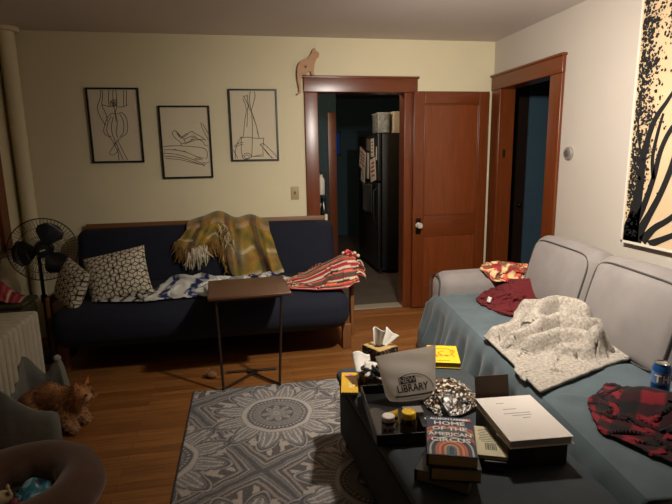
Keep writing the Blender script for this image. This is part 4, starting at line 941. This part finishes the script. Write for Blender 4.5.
nt_b = m_bag.node_tree; tl_n = nt_b.nodes.new('ShaderNodeBsdfTranslucent'); tl_n.inputs[0].default_value = (*lin(232, 226, 218), 1); mx_n = nt_b.nodes.new('ShaderNodeMixShader'); mx_n.inputs[0].default_value = .55
pr_n = nt_b.nodes['Principled BSDF']; ou_n = nt_b.nodes['Material Output']; nt_b.links.new(pr_n.outputs[0], mx_n.inputs[1]); nt_b.links.new(tl_n.outputs[0], mx_n.inputs[2]); nt_b.links.new(mx_n.outputs[0], ou_n.inputs[0])
obj('bag_film', join([surf(fa), surf(ba, flip=True), surf(np.stack([fa[:, 0], ba[:, 0]], 1))]), m_bag, pb)
def on_bag(g, lift=.0022):
    V, F = g; V = A(V); s = V[:, 0]; t = V[:, 1]; out = []
    for a, b in zip(s, t):
        i, j = np.clip(a, 0, 1)*47, np.clip(b, 0, 1)*39; i0, j0 = int(min(i, 46)), int(min(j, 38)); fi, fj = i-i0, j-j0
        p = fa[i0, j0]*(1-fi)*(1-fj)+fa[i0+1, j0]*fi*(1-fj)+fa[i0, j0+1]*(1-fi)*fj+fa[i0+1, j0+1]*fi*fj; out.append(p-A([0, lift, 0]))
    return A(out), F
def bt_(body, x_, y_, sz, kx2=1., b_=0.): v, f = text(body, sz, kx2, b_); return v[:, :2]+A([x_, y_]), f
def rect(x0, x1, y0, y1, n=10):
    P_ = np.stack(np.meshgrid(np.linspace(x0, x1, n), np.linspace(y0, y1, 3), indexing='ij'), -1); return P_.reshape(-1, 2), grid_faces(n, 3)
obj('name_block', on_bag(rect(.27, .58, .40, .53), .0030), mat('bag_black', (22, 20, 20), .5), pb)
obj('bag_lettering', on_bag(bt_('NEW', .425, .465, .14, .95, .004), .0045), mat('bag_light', (176, 166, 156), .5), pb)
obj('bag_lettering', on_bag(bt_('LIBRARY', .50, .30, .20, .78, .004), .0030), mat('bag_dark', (50, 47, 45), .5), pb)
ga = []
for rr in (.42, .40):
    pts = [(.50+rr*math.cos(a), .18+.40*rr/.42*math.sin(a)) for a in np.linspace(.15, 2.1, 24)]; ga += pts if rr == .42 else pts[::-1]
P_ = np.stack([A(ga[:24]), A(ga[24:][::-1])], 1); obj('bag_arch', on_bag((P_.reshape(-1, 2), grid_faces(24, 2)), .0030), mat('bag_mid', (96, 91, 87), .5), pb)
obj('bag_rule', on_bag(rect(.15, .88, .14, .175, 20), .0030), mat('bag_dark', (50, 47, 45), .5), pb)
# --- black tray and its bottles
tr = thing('tray', 'shallow black tray holding bottles in the middle of the ottoman', 'tray', (.598, -2.745, Z0), -5)
tw_, tl_ = .30, .40
on(tr, 'tray_bottom', rbox((0, 0, .003), (tw_, tl_, .005), .001), m_black)
for nm, c_, s_ in (('tray_side', (-tw_/2, 0, .024), (.006, tl_, .046)), ('tray_side', (tw_/2, 0, .024), (.006, tl_, .046)), ('tray_end', (0, -tl_/2, .024), (tw_, .006, .046)), ('tray_end', (0, tl_/2, .024), (tw_, .006, .046))):
    on(tr, nm, rbox(c_, s_, .002), m_black)
TZ = Z0+.0062
pbt = thing('pill_bottle', 'small bottle with a flat white cap at the front left of the tray', 'bottle', (.490, -2.868, TZ))
obj('bottle_body', lathe([(.001, 0), (.023, 0), (.025, .004), (.025, .052), (.02, .060), (.001, .06)], 22, (.490, -2.868, TZ)), mat('pill_dark', (50, 44, 60), .35), pbt)
obj('label_band', lathe([(.0253, .01), (.0255, .01), (.0255, .046), (.0253, .046)], 22, (.490, -2.868, TZ)), mat('pill_label', (196, 190, 186), .5), pbt)
obj('label_print', join([tf(rbox((0, 0, 0), (.012, .002, .012), .0005), (.490+.0256*math.cos(a), -2.868+.0256*math.sin(a), TZ+.028), (0, 0, math.degrees(a)-90)) for a in (-2.3, -1.6, -.9)]), mat('label_violet', (120, 60, 110), .5), pbt)
obj('cap', lathe([(.001, .058), (.024, .058), (.024, .074), (.021, .077), (.001, .077)], 22, (.490, -2.868, TZ)), mat('cap_white', (224, 214, 204), .45), pbt)
abt = thing('vitamin_bottle', 'dark brown bottle with a bright yellow cap in the tray', 'bottle', (.556, -2.905, TZ))
obj('bottle_body', lathe([(.001, 0), (.028, 0), (.030, .005), (.030, .068), (.024, .082), (.022, .085), (.001, .085)], 24, (.556, -2.905, TZ)), mat('amber_glass', (40, 26, 14), .18), abt)
obj('label_band', lathe([(.0303, .010), (.0306, .010), (.0306, .060), (.0303, .060)], 24, (.556, -2.905, TZ)), mat('label_olive', (92, 70, 24), .5), abt)
obj('cap', lathe([(.001, .083), (.027, .083), (.027, .101), (.024, .105), (.019, .106), (.018, .1045), (.001, .1045)], 26, (.556, -2.905, TZ)), mat('cap_yellow', (236, 190, 30), .45), abt)
obj('gift_box', rbox((.600, -2.825, TZ+.034), (.075, .05, .066), .003, (0, 0, -6)), mat('box_grey', (128, 122, 116), .6), label='plain grey small box behind the yellow-capped bottle', cat='box')
kk = thing('card_pack', 'small black and white box right of the yellow-capped bottle', 'box', (.632, -2.895, TZ), -8)
on(kk, 'pack_body', rbox((0, 0, .026), (.05, .075, .052), .002), m_black); on(kk, 'pack_label', rbox((.004, .018, .0524), (.018, .012, .0006), 0), m_let); on(kk, 'pack_front', rbox((0, -.0378, .018), (.036, .0006, .018), 0), mat('pack_green', (120, 132, 104), .5))
v, f = text('A', .022); on(kk, 'pack_letter', (v+A([0, -.012, .0525]), f), m_let)
sm = thing('sachet', 'yellow and white sachet between the two bottles in the tray', 'sachet', (.522, -2.83, TZ), 20)
on(sm, 'sachet_body', tf(pillow(.05, .07, .02, 10)[0], (.0, 0, .036), (-8, 0, 0)), mat('sachet_yellow', (216, 170, 40), .4)); on(sm, 'sachet_print', rbox((0, -.013, .045), (.02, .001, .012), .0003, (-8, 0, 0)), m_ink)
# --- black and white patterned pouch
P = coons([(.715, -2.77), (.80, -2.80), (.895, -2.76)], [(.735, -2.53), (.84, -2.47), (.935, -2.54)], [(.715, -2.77), (.70, -2.65), (.735, -2.53)], [(.895, -2.76), (.945, -2.66), (.935, -2.54)], 90, 90)
X = crumple(P, 1.5, lambda x, y: Z0+.052*np.exp(-((x-.82)/.1)**4-((y+2.64)/.12)**4), 77, 100, .03, .25, freq=16)
S, T = st_grid(90, 90); nz = vnoise(S*90, T*70, 5)+.6*vnoise(S*44, T*110, 6)
zc = np.where((nz > .62)[..., None], A(lin(216, 206, 188)), np.where((nz < -.9)[..., None], A(lin(130, 92, 60)), A(lin(20, 16, 15))))
obj('patterned_pouch', surf(X), mat('patterned_silk', (60, 60, 60), .35, attr=True), col=zc.reshape(-1, 3), solid=-.003, label='black and white patterned fabric pouch between the plastic bag and manuscript', cat='pouch')

# ================================================================== PET BEDS AND THE CAT
pbd = thing('pet_bed', 'grey felt pet bed with raised pointed corners beside the radiator', 'pet bed', (-1.16, -1.66, 0))
m_felt = mat('grey_felt', (112, 112, 104), .95, .10, 20, .3, 200)
def bed_wall(pts, n=60):
    """padded wall along a plan path with a rim height at every point: (x, y, height)"""
    P = smooth_path([(a, b, c) for a, b, c in pts], max(4, n//len(pts))); T_ = np.gradient(P[:, :2], axis=0); T_ /= np.linalg.norm(T_, axis=1, keepdims=True); N = np.stack([-T_[:, 1], T_[:, 0]], 1)
    prof = [(-.020, 0), (-.024, .3), (-.022, .7), (-.016, .93), (-.006, 1.0), (.006, 1.0), (.016, .93), (.022, .7), (.024, .3), (.020, 0)]
    q = np.zeros((len(P), len(prof), 3))
    for j, (o, h) in enumerate(prof):
        q[:, j, :2] = P[:, :2]+N*o; q[:, j, 2] = .004+h*P[:, 2]
    V, F = surf(q); m = len(prof); L_ = (len(P)-1)*m
    return V, F+[tuple(range(m)), tuple(range(L_+m-1, L_-1, -1))]
obj('front_wall', bed_wall([(-1.335, -1.80, .30), (-1.31, -1.87, .315), (-1.255, -1.885, .305), (-1.205, -1.885, .255), (-1.15, -1.885, .212), (-1.10, -1.885, .183), (-1.04, -1.88, .172), (-1.02, -1.865, .155)]), m_felt, pbd)
obj('back_wall', bed_wall([(-1.335, -1.80, .28), (-1.34, -1.70, .16), (-1.34, -1.55, .20), (-1.335, -1.47, .31), (-1.31, -1.445, .32), (-1.26, -1.44, .25), (-1.215, -1.44, .205), (-1.17, -1.44, .27), (-1.145, -1.44, .295), (-1.125, -1.445, .28), (-1.10, -1.46, .15)]), m_felt, pbd)
obj('rim_knob', ball((-1.143, -1.442, .300), .022, 8), mat('felt_pale', (140, 138, 132), .9), pbd, label='pale rounded tip of a corner')
obj('bed_cushion', rbox((-1.185, -1.66, .036), (.27, .40, .06), .028, n=4), mat('bed_cushion', (92, 88, 78), .95, .1, 30), pbd)
dn = thing('donut_bed', 'round brown plush donut pet bed at the lower left', 'pet bed', (-.98, -2.46, 0))
th_, ph_ = np.meshgrid(np.linspace(0, 2*math.pi, 73)[:-1], np.linspace(0, 2*math.pi, 33)[:-1], indexing='ij')
Rr, rr = .235, .095
q = np.stack([-.98+(Rr+(rr+.004*np.sin(th_*9+ph_))*np.cos(ph_))*np.cos(th_), -2.46+(Rr+(rr+.004*np.sin(th_*9+ph_))*np.cos(ph_))*np.sin(th_), .098+.094*np.sin(ph_)], -1)
obj('bolster', surf(q, True, True), mat('brown_plush', (80, 54, 38), .95, .12, 20, .4, 160, sheen=.3), dn)
obj('bed_base', lathe([(.001, .004), (.20, .004), (.21, .03), (.18, .055), (.001, .06)], 40, (-.98, -2.46, 0)), mat('brown_base', (66, 46, 34), .95), dn)
# toys in the donut bed
P = coons([(-1.00, -2.46), (-.94, -2.49), (-.89, -2.46)], [(-1.0, -2.36), (-.95, -2.34), (-.89, -2.36)], [(-1.00, -2.46), (-1.01, -2.41), (-1.0, -2.36)], [(-.89, -2.46), (-.88, -2.41), (-.89, -2.36)], 34, 34)
X = crumple(P, 1.5, lambda x, y: .070+.06*np.exp(-((x+.945)/.05)**2-((y+2.41)/.05)**2), 91, 80, .04, .2, freq=22)
S, T = st_grid(34, 34); n_ = vnoise(S*16, T*16, 3)
tcx = np.where((n_ > .3)[..., None], A(lin(146, 196, 216)), np.where((n_ < -.6)[..., None], A(lin(24, 52, 70)), A(lin(50, 124, 146))))
obj('crinkle_toy', surf(X), mat('crinkle_foil', (60, 130, 150), .3, attr=True), col=tcx.reshape(-1, 3), solid=-.002, label='teal blue crinkle cat toy inside the brown donut bed', cat='cat toy')
ms = thing('mouse_toy', 'beige plush mouse toy at the left inside the brown donut bed', 'cat toy', (-1.045, -2.475, .066), 30)
m_beige = mat('beige_plush', (186, 166, 130), .95, .1, 60)
on(ms, 'toy_body', ball((0, 0, .035), .032, 10, (1.5, 1, 1)), m_beige); on(ms, 'ear', ball((.035, .02, .062), .014, 8, (.5, 1, 1)), m_beige); on(ms, 'ear', ball((.035, -.02, .062), .014, 8, (.5, 1, 1)), m_beige)
on(ms, 'tail', tube(smooth_path([(-.04, 0, .03), (-.07, .01, .02), (-.09, -.01, .015)], 4), .004, 6), m_beige)
obj('ball_toy', ball((-.985, -2.495, .088), .021, 10), mat('ball_pink', (140, 50, 66), .35), label='small dark pink ball toy between the mouse and the teal toy', cat='cat toy')
fm = thing('mouse_toy', 'small tan mouse toy lying on the wooden floor behind the tray table', 'cat toy', (-.27, -1.26, .001), 160)
on(fm, 'toy_body', ball((0, 0, .026), .025, 10, (1.5, 1, 1)), mat('tan_plush', (128, 92, 58), .95)); on(fm, 'ear', ball((.028, .016, .05), .012, 8, (.5, 1, 1)), mat('tan_plush', (128, 92, 58), .95)); on(fm, 'ear', ball((.028, -.016, .05), .012, 8, (.5, 1, 1)), mat('tan_plush', (128, 92, 58), .95))
on(fm, 'tail', tube(smooth_path([(-.035, 0, .02), (-.06, .012, .01), (-.085, -.006, .008)], 4), .0035, 6), mat('tan_plush', (128, 92, 58), .95))

# --- orange cat: one skinned body, its coat as hair tufts
def skin(joints, edges, sub=2):
    me = bpy.data.meshes.new('k'); me.from_pydata([j[0] for j in joints], edges, []); ob = bpy.data.objects.new('k', me); C.objects.link(ob)
    md = ob.modifiers.new('s', 'SKIN'); md.use_smooth_shade = True; sv = me.skin_vertices[0].data
    for i, j in enumerate(joints): r_ = j[1]; sv[i].radius = (r_, r_) if np.isscalar(r_) else r_; sv[i].use_root = (i == 0)
    sb_ = ob.modifiers.new('d', 'SUBSURF'); sb_.levels = sub; sb_.render_levels = sub
    dg = bpy.context.evaluated_depsgraph_get(); dg.update(); m2 = bpy.data.meshes.new_from_object(ob.evaluated_get(dg))
    V = np.array([v.co[:] for v in m2.vertices]); F = [tuple(p.vertices) for p in m2.polygons]; N = np.array([v.normal[:] for v in m2.vertices])
    bpy.data.objects.remove(ob); bpy.data.meshes.remove(m2); return V, F, N
J = [((-1.225, -1.560, .130), .072), ((-1.175, -1.605, .140), .078), ((-1.110, -1.650, .142), .076), ((-1.045, -1.695, .142), .070), ((-.990, -1.730, .165), .058), ((-.950, -1.750, .204), .060), ((-.915, -1.768, .208), .053), ((-.885, -1.785, .190), .027), ((-.872, -1.792, .186), .018),
     ((-1.020, -1.765, .105), .036), ((-.995, -1.800, .060), .026), ((-.965, -1.822, .034), .023), ((-.940, -1.832, .030), .019),
     ((-1.000, -1.660, .105), .036), ((-.965, -1.690, .060), .026), ((-.935, -1.715, .034), .023), ((-.912, -1.728, .030), .019),
     ((-1.235, -1.645, .105), .050), ((-1.190, -1.705, .088), .034), ((-1.135, -1.745, .082), .024),
     ((-1.270, -1.530, .115), .030), ((-1.290, -1.590, .105), .026), ((-1.275, -1.670, .100), .024), ((-1.225, -1.745, .100), .018)]
E_ = [(0, 1), (1, 2), (2, 3), (3, 4), (4, 5), (5, 6), (6, 7), (7, 8), (3, 9), (9, 10), (10, 11), (11, 12), (3, 13), (13, 14), (14, 15), (15, 16), (0, 17), (17, 18), (18, 19), (0, 20), (20, 21), (21, 22), (22, 23)]
cV, cF, cN = skin(J, E_)
cV[:, 2] = np.maximum(cV[:, 2], .012)
fdir = A([.78, -.42, -.10]); fdir /= np.linalg.norm(fdir); hc = A([-.918, -1.765, .209])
side = np.cross(fdir, [0, 0, 1]); side /= np.linalg.norm(side); upv = np.cross(side, fdir)
def tabby(V):
    s = .5+.5*np.sin(V[:, 0]*70+V[:, 1]*38+2.2*vnoise(V[:, 0]*14, V[:, 1]*14+V[:, 2]*14, 3)); c = mixc(lin(176, 122, 74), lin(134, 84, 46), s*.8)
    low = np.clip((.11-V[:, 2])/.06, 0, 1)*.5; c = c*(1-low[:, None])+A(lin(200, 164, 122))*low[:, None]
    mz = np.clip(1-np.linalg.norm(V-(hc+fdir*.05-upv*.018), axis=1)/.045, 0, 1); return c*(1-.6*mz[:, None])+A(lin(226, 184, 136))*(.6*mz[:, None])
ct_ = thing('cat', 'fluffy orange tabby cat lying in the grey pet bed, head over its edge', 'cat', (-1.08, -1.67, 0.01))
m_fur = mat('orange_fur', (190, 120, 60), .9, .1, 60, attr=True)
body = obj('body', (cV, cF), m_fur, ct_, col=tabby(cV), sharp=180)
ears = []
for sg_ in (-1, 1):
    b0 = hc+upv*.042+side*sg_*.034-fdir*.004
    V = [b0+side*.020+upv*-.006, b0-side*.020+upv*-.006, b0-fdir*.016-upv*.004, b0+upv*.046+side*sg_*.012, b0+fdir*.008+upv*.004]
    ears.append((A(V), [(0, 3, 4), (4, 3, 1), (1, 3, 2), (2, 3, 0)]))
    obj('ear', ears[-1], m_fur, ct_, col=np.tile(lin(176, 108, 62), (5, 1)), sub=0)
for sg_ in (-1, 1):
    e_ = hc+fdir*.046+side*sg_*.023+upv*.012
    ey = obj('eye', ball(e_, .0085, 8), mat('cat_eye', (96, 78, 34), .2), ct_); obj('pupil', ball(e_+fdir*.0055, .0045, 6), m_black, ey)
obj('nose', ball(hc+fdir*.066-upv*.012, .0062, 6, (1, 1, 1)), mat('cat_nose', (176, 100, 90), .5), ct_)
obj('mouth', tube([hc+fdir*.062-upv*.022+side*a for a in (-.010, -.005, 0, .005, .010)], .0018, 5), mat('cat_mouth', (70, 36, 28), .6), ct_)
g, cols = [], []
fr2 = np.random.default_rng(5)
ids = fr2.integers(0, len(cV), 5200)
flow = -A([.75, -.5, 0]); flow /= np.linalg.norm(flow)
ctab = tabby(cV)
for i in ids:
    p = cV[i]+fr2.normal(0, .004, 3); n_ = cN[i]
    dface = np.linalg.norm(p-(hc+fdir*.05))
    if dface < .050 or p[2] < .016: continue
    chest = np.exp(-(np.linalg.norm(p-A([-.98, -1.745, .14]))/.07)**2)
    ln = .016+.022*chest+fr2.uniform(0, .010); ln *= .5 if p[2] < .05 else 1
    d_ = n_*.55+flow*.45*(1-chest)-A([0, 0, 1])*.75*chest+fr2.normal(0, .25, 3); d_ /= np.linalg.norm(d_)
    t1_ = np.cross(d_, [.3, .2, .9]); t1_ /= np.linalg.norm(t1_); t2_ = np.cross(d_, t1_); w = .0026
    tip = p+d_*ln-A([0, 0, .25*ln]); tip[2] = max(tip[2], .008)
    g.append((A([p+t1_*w, p-t1_*w*.5+t2_*w*.87, p-t1_*w*.5-t2_*w*.87, tip]), [(0, 1, 3), (1, 2, 3), (2, 0, 3)]))
    cols.append(np.tile(ctab[i]*fr2.uniform(.75, 1.25), (4, 1)))
obj('fur', join(g), m_fur, ct_, col=np.vstack(cols), kind='stuff')
obj('whiskers', join([tube([hc+fdir*.056-upv*.016+side*s_*.012, hc+fdir*.050-upv*(.020+.010*k)+side*s_*.055], .0004, 4) for s_ in (-1, 1) for k in (-1, 0, 1)]), mat('whisker_white', (190, 176, 150), .5), ct_)

# ================================================================== CEILING FAN with its lamp (above the frame), camera, view
LX, LY = .95, -2.52
LZ = 2.13
cf = thing('ceiling_fan', 'white ceiling fan with a single lamp hanging in the middle of the room', 'ceiling fan', (LX, LY, 2.20))
m_cf = mat('fan_white', (206, 198, 186), .45)
obj('canopy', lathe([(.001, H-.002), (.075, H-.002), (.065, H-.05), (.02, H-.06), (.001, H-.06)], 28, (LX, LY, 0)), m_cf, cf)
obj('downrod', cyl((LX, LY, 2.27), .014, .14, 12), m_cf, cf)
obj('motor', lathe([(.001, 2.19), (.09, 2.19), (.11, 2.215), (.11, 2.255), (.07, 2.28), (.001, 2.285)], 32, (LX, LY, 0)), m_cf, cf)
obj('lamp_holder', cyl((LX, LY, 2.160), .022, .032, 16), m_cf, cf)
for k in range(5):
    a = R(54+72*k)
    obj('blade', tf(rbox((.30, 0, 2.232), (.40, .13, .006), .002, (9, 0, 0)), (LX, LY, 0), (0, 0, math.degrees(a))), m_cf, cf)
def emis(name, rgb, s):
    m = bpy.data.materials.new(name); m.use_nodes = True; b = m.node_tree.nodes['Principled BSDF']
    b.inputs['Base Color'].default_value = (.8, .8, .8, 1); b.inputs['Emission Color'].default_value = (*rgb, 1); b.inputs['Emission Strength'].default_value = s; return m
obj('bulb', ball((LX, LY, LZ), .05, 14), emis('glow_ball', (1.0, .93, .83), 150.), cf)
sp = bpy.data.lights.new('lamp_beam', 'SPOT'); sp.energy = 182; sp.color = (1.0, .93, .83); sp.spot_size = R(178); sp.spot_blend = 1.0; sp.shadow_soft_size = .05
spo = bpy.data.objects.new('lamp_beam', sp); C.objects.link(spo); spo.location = (LX, LY, LZ-.075); spo.rotation_euler = Vector((.42, .53, -.50)).to_track_quat('-Z', 'Y').to_euler(); spo.parent = None

w = bpy.data.worlds.new('night'); bpy.context.scene.world = w; w.use_nodes = True
w.node_tree.nodes['Background'].inputs[0].default_value = (.010, .014, .024, 1); w.node_tree.nodes['Background'].inputs[1].default_value = .15

cam = bpy.data.cameras.new('camera'); co = bpy.data.objects.new('camera', cam); C.objects.link(co)
cam.sensor_width = 36; cam.lens = 502.75/672*36; cam.clip_start = .02
Rt, Up, Fw = (0.98315993, -0.18197401, -0.01679339), (0.05048739, 0.18214968, 0.98197379), (0.1756348, 0.96628513, -0.18826966)
Mc = Matrix(((Rt[0], Up[0], -Fw[0], 0), (Rt[1], Up[1], -Fw[1], -4.5326), (Rt[2], Up[2], -Fw[2], 1.4613), (0, 0, 0, 1)))
co.matrix_world = Mc
sc_ = bpy.context.scene; sc_.camera = co
sc_.view_settings.view_transform = 'Standard'; sc_.view_settings.look = 'None'; sc_.view_settings.gamma = 1; sc_.view_settings.use_curve_mapping = False
sc_.view_settings.exposure = 0.22
